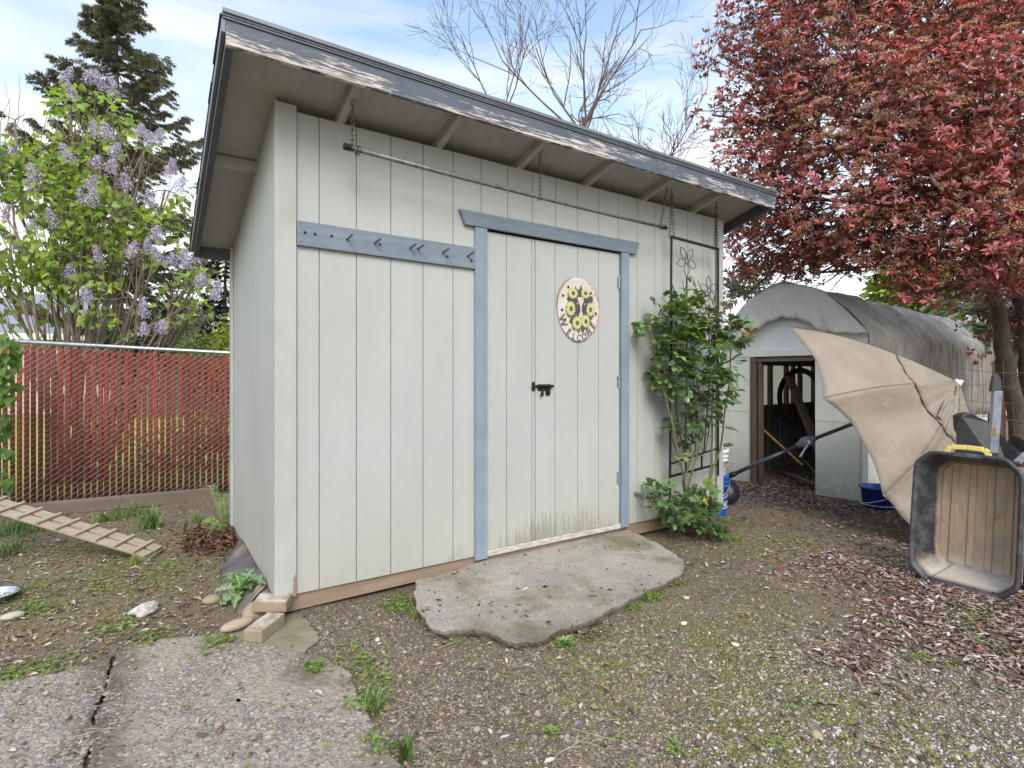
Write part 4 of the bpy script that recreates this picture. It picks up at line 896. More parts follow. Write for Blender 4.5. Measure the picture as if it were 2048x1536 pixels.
def tubmat():
    m, t, b = mk('muddy_black_plastic'); g_ = NN(t, 'ShaderNodeNewGeometry'); dv = NN(t, 'ShaderNodeVectorMath', {0: g_.outputs['Position'], 1: tuple(org)}, operation='SUBTRACT').outputs[0]
    def dt(v_): return NN(t, 'ShaderNodeVectorMath', {0: dv, 1: tuple(v_)}, operation='DOT_PRODUCT').outputs['Value']
    a, bb_, c_ = dt(wv), dt(upv), dt(nn); n = noise(t, coords(t), 10, 6, .7); nv2 = noise(t, coords(t, (30,30,2.5)), 1.2, 5, .7)
    k = mrange(t, mth(t, 'ADD', mth(t, 'MULTIPLY', c_, -1.0), mth(t, 'MULTIPLY', n, .05)), .165, .195)
    low = mrange(t, mth(t, 'SUBTRACT', mth(t, 'MULTIPLY', n, .16), bb_), -.10, .0); cm = mrange(t, c_, -.02, -.06)
    right = mrange(t, a, TW-.075, TW-.06)
    k = mth(t, 'MAXIMUM', k, mth(t, 'MULTIPLY', mth(t, 'MAXIMUM', low, right), cm), True)
    mud = mixc(t, mrange(t, nv2, .3, .7), (.40,.305,.20), (.29,.22,.145)); mud = mixc(t, mrange(t, noise(t, coords(t), 6, 5, .65), .5, .72, 0, .8), mud, (.21,.19,.165)); mud = mixc(t, mrange(t, noise(t, coords(t), 16, 2), .68, .72, 0, .7), mud, (.30,.15,.05))
    mud = mixc(t, low, mud, (.40,.355,.30))
    blk = mixc(t, mrange(t, n, .45, .75), (.03,.032,.036), (.12,.124,.135)); c = mixc(t, mth(t, 'MULTIPLY', k, mrange(t, noise(t, coords(t), 34, 5, .8), .26, .42, .5, 1)), blk, mud)
    t.links.new(c, b.inputs['Base Color']); t.links.new(mrange(t, k, 0, 1, .42, .85), b.inputs['Roughness']); bump(t, b, noise(t, coords(t), 60, 4), .25, .003); return m
M_TUB = tubmat()
MB().grid(rows).build('tub_wall', M_TUB, tb, smooth=True, solid=.004)
# ribbed floor
x0, x1, y0, y1 = .094, TW-.040, .108, TH-.048; cols_ = [(x0,0)]; nb = 4
for i in range(nb):
    xc = x0+(x1-x0)*(i+.75)/(nb+.4); w = .020; cols_ += [(xc-w,0),(xc-w+.006,.010),(xc+w-.006,.010),(xc+w,0)]
cols_.append((x1,0)); rows = [[T(x, y, -.184+h*(1 if y0 < y < y1 else .0)) for x, h in cols_] for y in (y0,y0+.02,(y0+y1)/2,y1-.01,y1)]
MB().grid(rows).build('tub_floor', M_TUB, tb, smooth=False, solid=.004)
MB().grid([[T(x, y, -.190) for x in (x0-.01,x1+.01)] for y in (y0-.01,y1+.01)]).build('tub_back', M_TUB, tb, solid=.003)
m_yel = simple('faded_yellow_plastic', (.66,.53,.15), .45, 0, .06, 10, .05)
hc = TW*.50; mb = MB(); pts = [(hc-.100,TH-.0),(hc-.098,TH+.022),(hc-.078,TH+.040),(hc,TH+.044),(hc+.078,TH+.040),(hc+.098,TH+.022),(hc+.100,TH-.0)]
for (a, b_) in zip(pts[:-1], pts[1:]): mb.bar(T(a[0],a[1],-.01), T(b_[0],b_[1],-.01), .030, .020, up=tuple(nn))
mb.build('handle', m_yel, tb, bevel=.004)
# handle notch plate on the rim
MB().obox(T(hc, TH-.012, .008), (.15,.02,.012), Matrix((wv, nn, upv)).transposed().to_3x3()).build('rim_notch', M_TUB, tb, bevel=.004)
# ================================================================== CHAIN-LINK FENCE with red slats
FL = D(68,752,5.29); FR = D(458,752,5.92); FL.z = FR.z = 0
fd = (FR-FL).normalized(); fn = Vector((-fd.y, fd.x, 0))
if fn.dot(camv-FL) < 0: fn = -fn
def FP(s, o, z): return FL + fd*s + fn*o + Vector((0,0,z))
fence = empty('chain_link_fence', FP(.8,0,0), 'chain link fence threaded with brick red privacy slats left of the shed', 'fence')
S0, S1 = -3.0, 6.5
def rz(s): return 1.60 - .045*s
MB().tube([FP(S0,.0,rz(S0)),FP(S1,0,rz(S1))], .020, 12).build('top_rail', M_STEEL, fence, smooth=True)
def slatmat():
    m, t, b = mk('brick_red_slat'); v = coords(t)
    a = NN(t, 'ShaderNodeAttribute', attribute_name='col'); n = noise(t, coords(t, (30,30,2)), 1.5, 5, .7)
    c = mixc(t, mrange(t, n, .3, .75, 0, .5), a.outputs[0], (.15,.05,.035)); c = mixc(t, mrange(t, posz(t)[2], .35, .0, 0, .45), c, (.13,.09,.06))
    t.links.new(c, b.inputs['Base Color']); b.inputs['Roughness'].default_value = .6; b.inputs['Specular IOR Level'].default_value = .15; return m
W_ = .0205; sv = [(-W_,0,0),(-W_*.35,.009,0),(0,-.002,0),(W_*.35,.009,0),(W_,0,0)]; sv = [(x,y,z) for z in (0,1) for x,y,_ in sv]
sf = [(i,i+1,6+i,5+i) for i in range(4)]
M3 = np.array([[fd.x,fn.x,0],[fd.y,fn.y,0],[0,0,1]]); ss = np.arange(S0, S1, .0535); ss = ss[RNG.random(len(ss)) > .012]
ns = len(ss); jit = RNG.normal(0,.0016,ns); P = np.array([list(FP(s+j, -.004, .03)) for s, j in zip(ss, jit)])
Rs = np.repeat(M3[None], ns, 0).copy(); lean_ = RNG.normal(0,.0022,ns); Rs[:,:,2] = Rs[:,:,2] + np.outer(lean_, [fd.x,fd.y,0])
S = np.stack([np.ones(ns)*RNG.uniform(.93,1.03,ns), np.ones(ns), np.array([rz(s)-.03-.045 for s in ss])+RNG.normal(0,.006,ns)], 1)
cols = np.array([.24,.045,.026])[None]*RNG.uniform(.7,1.2,(ns,1))*np.array([1,1,1]) + RNG.uniform(0,.012,(ns,3))
o = scatter('privacy_slats', sv, sf, P, Rs, S, cols, slatmat(), fence); o.modifiers.new('s','SOLIDIFY').thickness = .003
mwire = simple('dull_fence_wire', (.33,.26,.24), .6, .2, .3, 30, 0)
def wires(off, sgn, r):
    mb = MB(); zt0 = 1.56; slope = .78; L = 1.50/slope; s = S0-2; step = .068
    while s < S1:
        pts = []
        for k in range(2):
            z = .05+1.50*k; x = s + sgn*L*k + (L if sgn < 0 else 0)
            pts.append((x, z))
        (xa, za), (xb, zb) = pts
        lo, hi = max(min(xa,xb), S0), min(max(xa,xb), S1)
        if hi > lo:
            def zz(x): return za+(zb-za)*(x-xa)/(xb-xa)
            n = max(2, int((hi-lo)/.055)); P_ = []
            for i in range(n+1):
                x = lo+(hi-lo)*i/n; z = zz(x)
                if z < rz(x)-.02: P_.append(FP(x, off+(.002 if i % 2 else -.002), z + (.004 if i % 2 else -.004)))
            if len(P_) > 1: mb.tube(P_, r, 4, cap=False)
        s += step
    return mb
mb = wires(.0115, 1, .0030); mb2 = wires(-.006, -1, .0022)
mb.v, nb0 = mb.v, len(mb.v); mb.f += [tuple(i+nb0 for i in f) for f in mb2.f]; mb.m += mb2.m; mb.v += mb2.v
mb.build('wire_mesh', mwire, fence)
for s in np.arange(-2.6, S1, .62):
    mb = MB(); pts = [FP(s+.01*math.sin(a*.5), .024*math.cos(a), rz(s)+.026*math.sin(a)-.004) for a in np.linspace(-.5,2*math.pi+.4,14)]; mb.tube(pts+[FP(s+.02,.012,rz(s)-.07)], .0018, 4); mb.build('wire_tie', M_STEEL, fence)
for s in (-1.6, 2.6, 5.6): MB().tube([FP(s,-.045,0),FP(s,-.045,rz(s)+.01)], .024, 12).build('post', M_STEEL, fence, smooth=True)
# timber along the foot of the fence
bA, bB = G(-160,1056), G(430,1000); M_BEAM = wood('grey_brown_timber', (.20,.165,.13), (.13,.105,.085), 'x', .85, .4)
o = MB().bar(bA+Vector((0,.06,.055)), bB+Vector((0,.06,.055)), .09, .12).build('ground_timber', M_BEAM, bevel=.006); tag(o, 'long grey brown timber lying on the soil at the foot of the red fence', 'timber')
# ================================================================== POULTRY RAMP
rp = empty('poultry_ramp', D(150,1060,3.8), 'weathered wooden poultry ramp with nailed cleats sloping down onto the soil', 'ramp')
e0 = D(287,1121,3.77); e1 = D(296,1091,3.94); u0 = D(0,1032,3.8); e0.z = .012
rd = (u0-e0); rl = rd.length; rd.normalize(); rw = (e1-e0); rw = rw - rd*rw.dot(rd); RW = .195; rw.normalize(); rn = rw.cross(rd)
if rn.z < 0: rn = -rn
def RP(s, w, h): return e0 + rd*s + rw*w + rn*h
M_RAMP = wood('weathered_ramp_board', (.44,.36,.26), (.27,.215,.155), 'x', .85, .5, .6)
Rm_ = Matrix((rd, rw, rn)).transposed()
for w in (RW*.25-.003, RW*.75+.003): MB().obox(RP(.95, w, .010), (1.9, RW/2-.018, .016), Rm_).build('plank', M_RAMP, rp, bevel=.002)
s = .085
while s < 1.85:
    MB().obox(RP(s, RW/2+.002, .026), (.024, RW+.008, .020), Rm_ @ Matrix.Rotation(random.uniform(-.05,.05),3,'Z')).build('cleat', M_RAMP, rp, bevel=.002); s += .142
MB().obox(RP(1.80, RW/2, -.28), (.05,.05,.55), Matrix.Identity(3)).build('support_post', M_RAMP, rp)
o = MB().obox(e0.lerp(e1,.5)+Vector((.012,-.01,-.015)), (.11,.21,.022), Matrix.Rotation(.15,3,'Z') @ Rm_).build('mossy_board', wood('mossy_board', (.22,.20,.12), (.14,.125,.06), 'y', .9), bevel=.003); tag(o, 'small flat mossy board under the lower end of the poultry ramp', 'board')
# ================================================================== CORNER: pavers, cobbles, edging
M_PAV = simple('tan_concrete_paver', (.34,.29,.205), .9, 0, .25, 14, .7, 90, .006, col2=(.25,.215,.14)); 
def paletop(base, name):
    m, t, b = mk(name); v = coords(t); c = mixc(t, mrange(t, noise(t, v, 18, 5, .7), .3, .7), base, tuple(x*.68 for x in base)); g_ = NN(t, 'ShaderNodeNewGeometry'); up = NN(t, 'ShaderNodeSeparateXYZ', {0: g_.outputs['Normal']}).outputs[2]
    c = mixc(t, mth(t, 'MULTIPLY', mrange(t, up, .7, .95), mrange(t, noise(t, v, 12, 5), .42, .58)), c, (.50,.46,.40)); t.links.new(c, b.inputs['Base Color']); b.inputs['Roughness'].default_value = .9; b.inputs['Specular IOR Level'].default_value = .2  # upward faces get a blotchy paler tone
    bump(t, b, noise(t, v, 100, 5, .8), .7, .006); return m
M_PAV = paletop((.36,.295,.20), 'tan_concrete_paver')
def paver(c, L, Wd, Hh, yaw, tilt=(0,0), label=''):
    R = Matrix.Rotation(yaw,3,'Z') @ Matrix.Rotation(tilt[0],3,'X') @ Matrix.Rotation(tilt[1],3,'Y')
    o = MB().obox(c, (L,Wd,Hh), R).build('paver', M_PAV, bevel=.008); o.modifiers['b'].segments = 3; return tag(o, label, 'paver', 'stacked pavers')
b1 = G(525,1262,.05); paver((b1.x+.015,b1.y+.03,.053), .20, .095, .062, rad(48), (0,0), 'lower tan paver brick lying beneath the other at the shed corner')
b2 = G(544,1205,.115); paver((b2.x+.005,b2.y+.005,.112), .165, .105, .058, rad(-28), (rad(3),rad(2)), 'upper tan paver brick resting across the lower one at the shed corner')
M_COB = simple('tan_river_cobble', (.33,.26,.165), .7, 0, .15, 9, .25, 60, .004, col2=(.24,.205,.12))
q = G(512,1222,.06); o = blobrock('cobble', (q.x,q.y+.0,.052), (.085,.052,.060), M_COB, seed=2, rot=.7, rough=.05); tag(o, 'big smooth tan cobble leaning behind the stacked pavers', 'stone')
q = G(475,1252,.04); o = blobrock('cobble', (q.x,q.y,.048), (.085,.036,.026), simple('pinkish_cobble', (.36,.275,.20), .7, 0, .15, 9, .2), seed=4, rot=.35, rough=.05); tag(o, 'flat pinkish tan cobble left of the lower paver', 'stone')
q = G(425,1198,.02); o = blobrock('cobble', (q.x,q.y,.018), (.055,.038,.026), M_COB, seed=6, rot=.1, rough=.08); tag(o, 'small brown cobble on bare soil left of the thistle', 'stone')
q = G(25,1228,.02); o = blobrock('cobble', (q.x,q.y,.010), (.05,.035,.02), simple('pale_stone', (.42,.38,.31), .8), seed=8, rough=.08); tag(o, 'pale stone in the weeds below the metal bowl', 'stone')
q = G(288,1218,.02); o = blobrock('broken_stone', (q.x,q.y,.02), (.075,.06,.028), simple('white_chalky_stone', (.46,.42,.38), .85, 0, .3, 30, .5, 50, .01), seed=11, rot=.5, rough=.4); tag(o, 'jagged white broken stone on the soil of the left yard', 'stone')
q = G(575,1250,.02); o = blobrock('block', (G(520,1178,.1).x+.02,G(520,1178,.1).y,.07), (.05,.05,.05), M_PAV, seed=13, rough=.2); tag(o, 'pale-topped lump of stone tucked between the cobble and the shed corner', 'stone')
for i, (px, py, rx, ry, lb) in enumerate([(1368,1244,.022,.014,'small pale pebble on the gravel below the right tip of the concrete slab'),(755,1281,.016,.013,'single cream pebble on the gravel left of the concrete slab'),(1470,1291,.02,.013,'cream pebble on the moss well right of the slab'),(1190,1402,.02,.015,'rounded olive brown pebble in the middle of the gravel'),(1197,1300,.024,.012,'flat grey pebble on the gravel under the slab edge'),(1372,1195,.02,.02,'small pinkish stone just below the right edge of the slab')]):
    q = G(px,py,.01); o = blobrock('pebble', (q.x,q.y,.008+ghf(q.x,q.y)), (rx,ry,.009), simple('pebble_%d' % i, [(.5,.45,.38),(.5,.46,.40),(.5,.44,.34),(.22,.20,.12),(.27,.24,.22),(.42,.33,.27)][i], .7), seed=i, rot=i, sub=2); tag(o, lb, 'pebble')
# black plastic sheet strip along the left foot of the shed
mb = MB(); rows = []
A = [(G(476,1195,.02),), (G(545,1120,.02),)]
for i in range(26):
    f = i/25; y = .16+1.02*f; row = []
    for j in range(9):
        u = j/8; x = -.012-.165*u*(1-.35*abs(f-.5)); z = .105*(1-u)**1.3+.035+.018*math.sin(i*.9+j*.5)*u*(1-u)*3+.012*math.sin(i*.45)*u - .03*u; row.append((x, y, z))
    rows.append(row)
o = mb.grid(rows).build('plastic_edging', simple('dusty_black_plastic', (.055,.057,.072), .5, 0, .3, 5, .3, 20, .01, col2=(.20,.165,.14)), smooth=True, solid=.004); tag(o, 'dusty crumpled black plastic sheet along the left foot of the shed', 'plastic sheet')
# metal bowl
q = G(-12,1196,.03); o = MB().lathe((q.x,q.y,ghf(q.x,q.y)), [(0,.004),(.065,.004),(.085,.03),(.10,.05),(.115,.052),(.115,.048),(.102,.045),(.088,.028),(.067,.0),(0,.0)], 36).build('metal_bowl', simple('shiny_tin', (.6,.62,.64), .25, .9, .05, 10, .05), smooth=True); tag(o, 'shiny metal pet bowl on the soil at the left edge', 'bowl')
# yellow glove / sponge behind rose, reddish brick under the wall at right
q = D(1406,1000,4.62); o = blobrock('yellow_sponge', tuple(q), (.048,.03,.085), simple('yellow_rubber', (.50,.42,.06), .7, 0, .2, 20, .4, 40, .01), seed=3, rough=.15); tag(o, 'yellow rubber glove stuck among the rose stems by the shed corner', 'glove')
o = MB().bar((3.10,.0-.05,.065), (3.45,-.05,.065), .05, .055).build('brick', simple('terracotta', (.30,.16,.10), .85, 0, .2, 20, .3), bevel=.004); tag(o, 'terracotta brick on the ground behind the rose at the wall', 'brick')
# ================================================================== JUNK at the right
m_blk = simple('matt_black_plastic', (.028,.030,.034), .5, 0, .2, 12, .08)
wb_ = empty('wheelbarrow', D(1990,1000,4.0), 'upturned black wheelbarrow tray with grey steel post behind the cart tub', 'wheelbarrow')
def plate(pts, d_t, mat, name, parent, bev=.004):
    P = [D(*p) for p in pts]; off = Vector((F2[0],F2[1],0))*d_t; n = len(P)
    return MB().add(P+[p+off for p in P], [tuple(range(n))[::-1], tuple(range(n,2*n))]+[(i,(i+1)%n,n+(i+1)%n,n+i) for i in range(n)]).build(name, mat, parent, bevel=bev)
plate([(1908,862,4.35),(1922,832,4.32),(1944,828,4.28),(1984,846,4.22),(2034,905,4.05),(2042,1000,4.0),(1900,1010,4.3)], .16, m_blk, 'tray', wb_)
MB().lathe(D(1930,838,4.34), [(0,-.03),(.05,-.03),(.055,0),(.05,.03),(0,.03)], 20, axis=(F2[0],F2[1],.1)).build('tray_corner', m_blk, wb_, smooth=True)
plate([(2024,868,3.95),(2048,880,3.85),(2120,905,3.6),(2120,935,3.6),(2050,905,3.85),(2034,893,3.95)], .03, m_blk, 'strut', wb_)
plate([(2030,960,3.95),(2050,945,3.85),(2140,930,3.6),(2140,950,3.6),(2045,975,3.9)], .03, m_blk, 'strut', wb_)
MB().bar(D(2034,925,3.7), D(2110,860,3.75), .04, .02).build('arm', simple('pale_steel', (.36,.38,.42), .4, .6, .2, 20, .05), wb_)
post = MB().bar(D(1985,905,4.0), D(1994,782,3.95), .062, .03, up=(F2[0],F2[1],0)); post = post.build('steel_post', simple('blue_grey_steel', (.30,.33,.38), .45, .3, .25, 9, .1), bevel=.003)
tag(post, 'flat pale grey steel post with rust stain standing behind the yellow handle', 'post')
tip = plate([(1984,783,3.94),(1989,752,3.94),(1996,747,3.94),(2003,760,3.94),(2004,783,3.94)], .03, simple('charred_wood', (.06,.055,.055), .8), 'post_tip', post)
plate([(1980,868,3.93),(1984,858,3.93),(1990,853,3.93),(1993,860,3.93),(1992,872,3.93),(1982,876,3.93)], .004, simple('rust_patch', (.20,.12,.06), .9), 'rust_patch', post)
MB().bar(D(1986,905,4.0), (D(1986,905,4.0).x, D(1986,905,4.0).y, 0), .05, .03, up=(F2[0],F2[1],0)).build('post_foot', m_blk, post)
# trolley: tyre and ladder-like frame at the right edge
tr_ = empty('hand_trolley', D(2060,1150,3.15), 'dark tyre and pale metal rails of a trolley at the right edge', 'trolley')
mb = MB(); c0 = D(2084,1135,3.22); c0.z = .155; axl = (wv*.8+Vector((-.2,.1,0))).normalized(); q_ = axl.to_track_quat('Z','Y')
mb.lathe(c0, [(.075,-.03),(.10,-.042),(.14,-.042),(.155,-.02),(.155,.02),(.14,.042),(.10,.042),(.075,.03)], 36, axis=tuple(axl)); mb.build('tyre', simple('dusty_rubber', (.035,.033,.032), .85, 0, .3, 30, .5, 30, .01), tr_, smooth=True)
MB().lathe(c0, [(0,-.02),(.075,-.03),(.075,.03),(0,.02)], 24, axis=tuple(axl)).build('rim', M_STEEL, tr_)
for k, (py, d_) in enumerate(((1062,3.3),(1076,3.28),(1096,3.25))):
    MB().bar(D(2034,py,d_), D(2110,py+(-20 if k != 1 else 8),d_-.05), .014, .012).build('rail', M_STEEL, tr_)
MB().bar(c0, c0+Vector((0,0,.25)), .02, .02).build('fork', M_STEEL, tr_)
# wire stock panel
wp = MB(); wa, wb2 = D(1921,752,4.9), D(2140,752,4.6); wa.z = wb2.z = 0; L_ = (wb2-wa)
for z in (1.33,1.20,1.06,.92,.78,.64,.5): wp.tube([wa+L_*f+Vector((0,0,z+.008*math.sin(f*9+z*20)-.05*f)) for f in np.linspace(0,1,16)], .0022, 5)
for f in np.linspace(0.02,.98,11): wp.tube([wa+L_*(f+.008*math.sin(z*7+f*30))+Vector((0,0,z-.05*f)) for z in (0,.4,.8,1.1,1.42)], .0022, 5)
o = wp.build('stock_netting', simple('rusty_wire', (.15,.10,.075), .8, .3, .3, 20, 0)); tag(o, 'rusty stock wire netting standing in front of the red leaved tree trunks', 'netting')
# blue bin behind the umbrella at the greenhouse corner
q = D(1757,752,5.25); q.z = 0; e_ = empty('blue_tub', q, 'dark blue plastic tub tied with white cord at the greenhouse corner', 'tub')
MB().lathe(q, [(.0,.01),(.125,.01),(.15,.20),(.165,.20),(.165,.215),(.155,.215),(.15,.21),(.125,.02)], 32).build('tub_body', simple('royal_blue_plastic', (.01,.04,.28), .4, 0, .15, 10, .05), e_, smooth=True)
for z, tl in ((.05,.0),(.11,.06)): MB().tube([q+Vector((.155*math.cos(a),.155*math.sin(a),z+tl*math.cos(a+1))) for a in np.linspace(0,2*math.pi,24,endpoint=False)], .003, 5, closed=True).build('cord', M_WHITE, e_)
# ================================================================== BEYOND THE FENCES: houses, right fence
def house(name, c, dirv, L, Dp, Hh, rh, wm, rm, label, fm):
    e_ = empty(name, c, label, 'house'); c = Vector(c); dv = Vector(dirv).normalized(); nv = Vector((-dv.y, dv.x, 0))
    def Q(a, b_, z): return c + dv*a + nv*b_ + Vector((0,0,z))
    def bx_(a0,a1,b0,b1,z0,z1,nm,mat): return MB().hexa([Q(a0,b0,z0),Q(a1,b0,z0),Q(a1,b1,z0),Q(a0,b1,z0),Q(a0,b0,z1),Q(a1,b0,z1),Q(a1,b1,z1),Q(a0,b1,z1)]).build(nm, mat, e_)
    bx_(0,L,0,Dp,0,Hh,'wall',wm); o_ = .5
    MB().add([Q(-o_,-o_,Hh),Q(L+o_,-o_,Hh),Q(L+o_,Dp+o_,Hh),Q(-o_,Dp+o_,Hh),Q(Dp*.5,Dp/2,Hh+rh),Q(L-Dp*.5,Dp/2,Hh+rh)], [(0,1,5,4),(1,2,5),(2,3,4,5),(3,0,4),(3,2,1,0)]).build('roof', rm, e_)
    bx_(-o_-.03,L+o_+.03,-o_-.05,-o_,Hh-.16,Hh+.04,'gutter',fm)
    for a in (L*.2,L*.62):
        f_ = bx_(a,a+1.3,-.06,-.003,Hh-1.5,Hh-.5,'window_frame',fm); g_ = MB().hexa([Q(a+.08,-.07,Hh-1.42),Q(a+1.22,-.07,Hh-1.42),Q(a+1.22,-.062,Hh-1.42),Q(a+.08,-.062,Hh-1.42),Q(a+.08,-.07,Hh-.58),Q(a+1.22,-.07,Hh-.58),Q(a+1.22,-.062,Hh-.58),Q(a+.08,-.062,Hh-.58)]).build('pane', simple('window_glass', (.10,.12,.14), .1), f_)
    return e_
m_crm = simple('cream_stucco', (.52,.46,.36), .85, 0, .06, 3, .1); m_gr = simple('grey_shingles', (.24,.25,.28), .85, 0, .15, 3, .3, 6, .03, stretch=(1,1,8))
hl = D(-330,752,17); hl.z = 0; hd = D(150,752,18.5)-D(-330,752,17); hd.z = 0
house('cream_house', hl, hd, 8.2, 7, 2.62, 1.85, m_crm, m_gr, 'cream house with grey hipped roof seen through the lilac beyond the fence', M_WHITE)
hr = D(1900,752,19); hr.z = 0; hd = D(2500,752,15)-D(1900,752,19); hd.z = 0
house('yellow_house', hr, hd, 12, 8, 2.9, 2.2, simple('pale_yellow_siding', (.58,.52,.36), .8, 0, .05, 3, .3, 3, .02, stretch=(1,1,14)), m_gr, 'pale yellow house glimpsed between the red leaved tree trunks', M_WHITE)
f2 = empty('slat_fence', D(2010,752,10), 'dark red slatted fence behind the tree trunks at the right', 'fence')
a_ = D(1940,752,10.3); b_ = D(2600,752,8.0); a_.z = b_.z = 0; L_ = (b_-a_); l2 = L_.length; L_.normalize(); mb = MB(); k = -3.0
while k < l2:
    p = a_+L_*k; mb.bar(p+Vector((0,0,.05)), p+Vector((random.uniform(-.01,.01),0,1.28+random.uniform(-.01,.01))), .075, .02, up=(-L_.y,L_.x,0)); k += .105
mb.build('slats', simple('dark_red_slat', (.13,.035,.028), .7, 0, .3, 3, .1), f2); MB().tube([a_+L_*-3+Vector((0,0,1.33)),a_+L_*l2+Vector((0,0,1.33))], .025, 10).build('top_rail', M_STEEL, f2)
MB().bar(a_+L_*-3+Vector((0,.05,.5)),a_+L_*l2+Vector((0,.05,.5)), .04,.08).build('rail', simple('dark_red_rail', (.10,.03,.025), .7), f2)
# overhead cables
for k, (za, zb) in enumerate(((560,578),(600,572))):
    o = MB().tube([D(1400,za,30).lerp(D(1560,zb,30), f)+Vector((0,0,-.1*math.sin(math.pi*f))) for f in np.linspace(-1.5,2.5,20)], .02, 5).build('overhead_cable', M_BLACK); tag(o, ('upper','lower')[k]+' thin overhead cable in the sky gap right of the shed', 'cable', 'overhead cables')
# ================================================================== VEGETATION
M_BARK = simple('grey_brown_bark', (.13,.105,.085), .9, 0, .35, 14, .8, 30, .02, col2=(.075,.06,.05), stretch=(1,1,.3))
M_BARKL = simple('lilac_bark', (.26,.215,.17), .9, 0, .35, 14, .5, 40, .01, col2=(.15,.12,.095), stretch=(1,1,.3))
M_TWIG = simple('brown_twig', (.12,.09,.068), .85, 0, .3, 20, .2)
def curve(a, b, bend, n=6, rng=random, r0=.02, r1=.01):
    a = Vector(a); b = Vector(b); d = b-a; L = d.length; o1 = Vector((rng.uniform(-1,1), rng.uniform(-1,1), rng.uniform(-.5,1)))*L*bend; P_ = []
    for i in range(n+1):
        f = i/n; P_.append(a+d*f+o1*math.sin(math.pi*f)+Vector((rng.uniform(-1,1), rng.uniform(-1,1), rng.uniform(-1,1)))*L*.012*(0 < i < n))
    return P_, [r0+(r1-r0)*i/n for i in range(n+1)]
def branch_tree(mb, p, d, L, r, depth, rng, spread=.6, up=.15, tips=None, n=5, minr=.003, kids=(2,3), shrink=.72, sides=5):
    pts = [Vector(p)]; rs = [r]; q = Vector(p); dd = Vector(d).normalized()
    for i in range(n):
        dd = (dd + Vector((rng.gauss(0,.10), rng.gauss(0,.10), rng.gauss(0,.07)+up*.12))).normalized(); q = q + dd*L/n; pts.append(q.copy()); rs.append(max(minr*.7, r*(1-.5*(i+1)/n)))
    mb.tube(pts, rs, sides if depth > 1 else 4, cap=False)
    if tips is not None and depth <= 1: tips.append((q.copy(), dd.copy()))
    if depth <= 0: return
    for k in range(rng.randint(*kids)+(1 if depth > 2 else 0)):
        i = rng.randint(2, n); a = Vector(pts[i]); ax_ = dd.orthogonal().normalized(); ax_.rotate(Matrix.Rotation(rng.uniform(0,2*math.pi), 3, dd)); nd = (dd*math.cos(spread*rng.uniform(.6,1.2)) + ax_*math.sin(spread*rng.uniform(.6,1.2))).normalized()
        branch_tree(mb, a, nd, L*shrink*rng.uniform(.75,1.15), rs[i]*.72, depth-1, rng, spread, up, tips, n, minr, kids, shrink, sides)
# ---- red photinia tree
ph = empty('photinia_tree', D(2035,752,6.2)*1.0, 'big red-leaved tree with orange flower heads overhanging the tarp greenhouse', 'tree'); ph.location.z = 0
PL = [(1580,30,6.4,.80),(1560,180,6.3,.66),(1525,290,6.1,.55),(1520,390,5.9,.58),(1555,480,6.2,.60),(1570,530,6.6,.55),(1650,110,5.8,.80),(1690,250,5.5,.75),(1720,400,5.3,.70),(1700,500,5.8,.55),
      (1860,260,5.0,.80),(1830,440,4.9,.62),(1980,400,4.6,.65),(1960,150,5.5,.75),(1830,60,6.0,.9),(2050,250,5.0,.8),(1700,-120,6.2,1.0),(1900,-130,6.2,1.1),(2110,-60,6,1.1),(1990,520,4.35,.26,1.6),(2055,490,4.3,.36,1.4),
      (1830,585,4.7,.15,2.0),(1870,540,4.9,.38),(1640,545,6.6,.42),(1780,540,6.0,.45),(2150,450,5.2,.8),(2250,200,5.6,1.2),(2100,620,6.6,.5,.5),(1960,640,7.2,.6,.35),(1445,420,6.2,.25),(1440,110,6.5,.3,.5),(1425,230,6.4,.28,.5),(1490,590,6.8,.3,.8),(1985,585,5.9,.22,.8),(2035,650,6.4,.30,.6),(1925,560,5.6,.25,.8),(2040,590,5.0,.2,.8)]
rp_ = np.random.default_rng(11); NR = 23500
Pc, dc, rc, Cc = lobes_points(PL, NR, rp_, .35)
keep = vnoise(Pc, 2.6, 3) + .5*vnoise(Pc, 6.5, 9) > -.62
Pc, dc, rc = Pc[keep], dc[keep], rc[keep]
tz = 1.275+.0*Pc[:,2]
# nothing inside the shed roof or the greenhouse tarp
inshed = (Pc[:,0] < WX+.35) & (Pc[:,2] < 2.95) & (Pc[:,1] < 2.2); 
rel = Pc[:,:2]-np.array([gdir.x,gdir.y]); s_ = rel@np.array([fx.x,fx.y]); t_ = rel@np.array([bx.x,bx.y]); ingh = (s_ > -.1) & (s_ < 1.8) & (t_ > -.2) & (t_ < 5.8) & (Pc[:,2] < 2.45)
k_ = ~(inshed | ingh); Pc, dc, rc = Pc[k_], dc[k_], rc[k_]; N0 = len(Pc)
axd = dc*.55 + np.array([0,0,.75]) + rvec(N0, rp_)*.35 + np.array([-.15,-.35,0]); axd /= np.linalg.norm(axd,axis=1,keepdims=True)
nl = 6; A_ = np.repeat(axd, nl, 0); P0 = np.repeat(Pc, nl, 0); fr = frames(A_, rvec(len(A_), rp_)); ang = np.tile(np.arange(nl)*2*math.pi/nl*1.618, N0) + rp_.uniform(0,6.28,N0).repeat(nl)
side = fr[:,:,0]*np.cos(ang)[:,None] + fr[:,:,2]*np.sin(ang)[:,None]; tilt = rp_.uniform(.55,1.35,len(A_)); ld = A_*np.cos(tilt)[:,None] + side*np.sin(tilt)[:,None]
ln_ = A_*np.sin(tilt)[:,None] - side*np.cos(tilt)[:,None]
newg = (rp_.random(N0) < np.clip(.22+.8*(rc-.76)*2,0,.66)); newl = newg.repeat(nl)
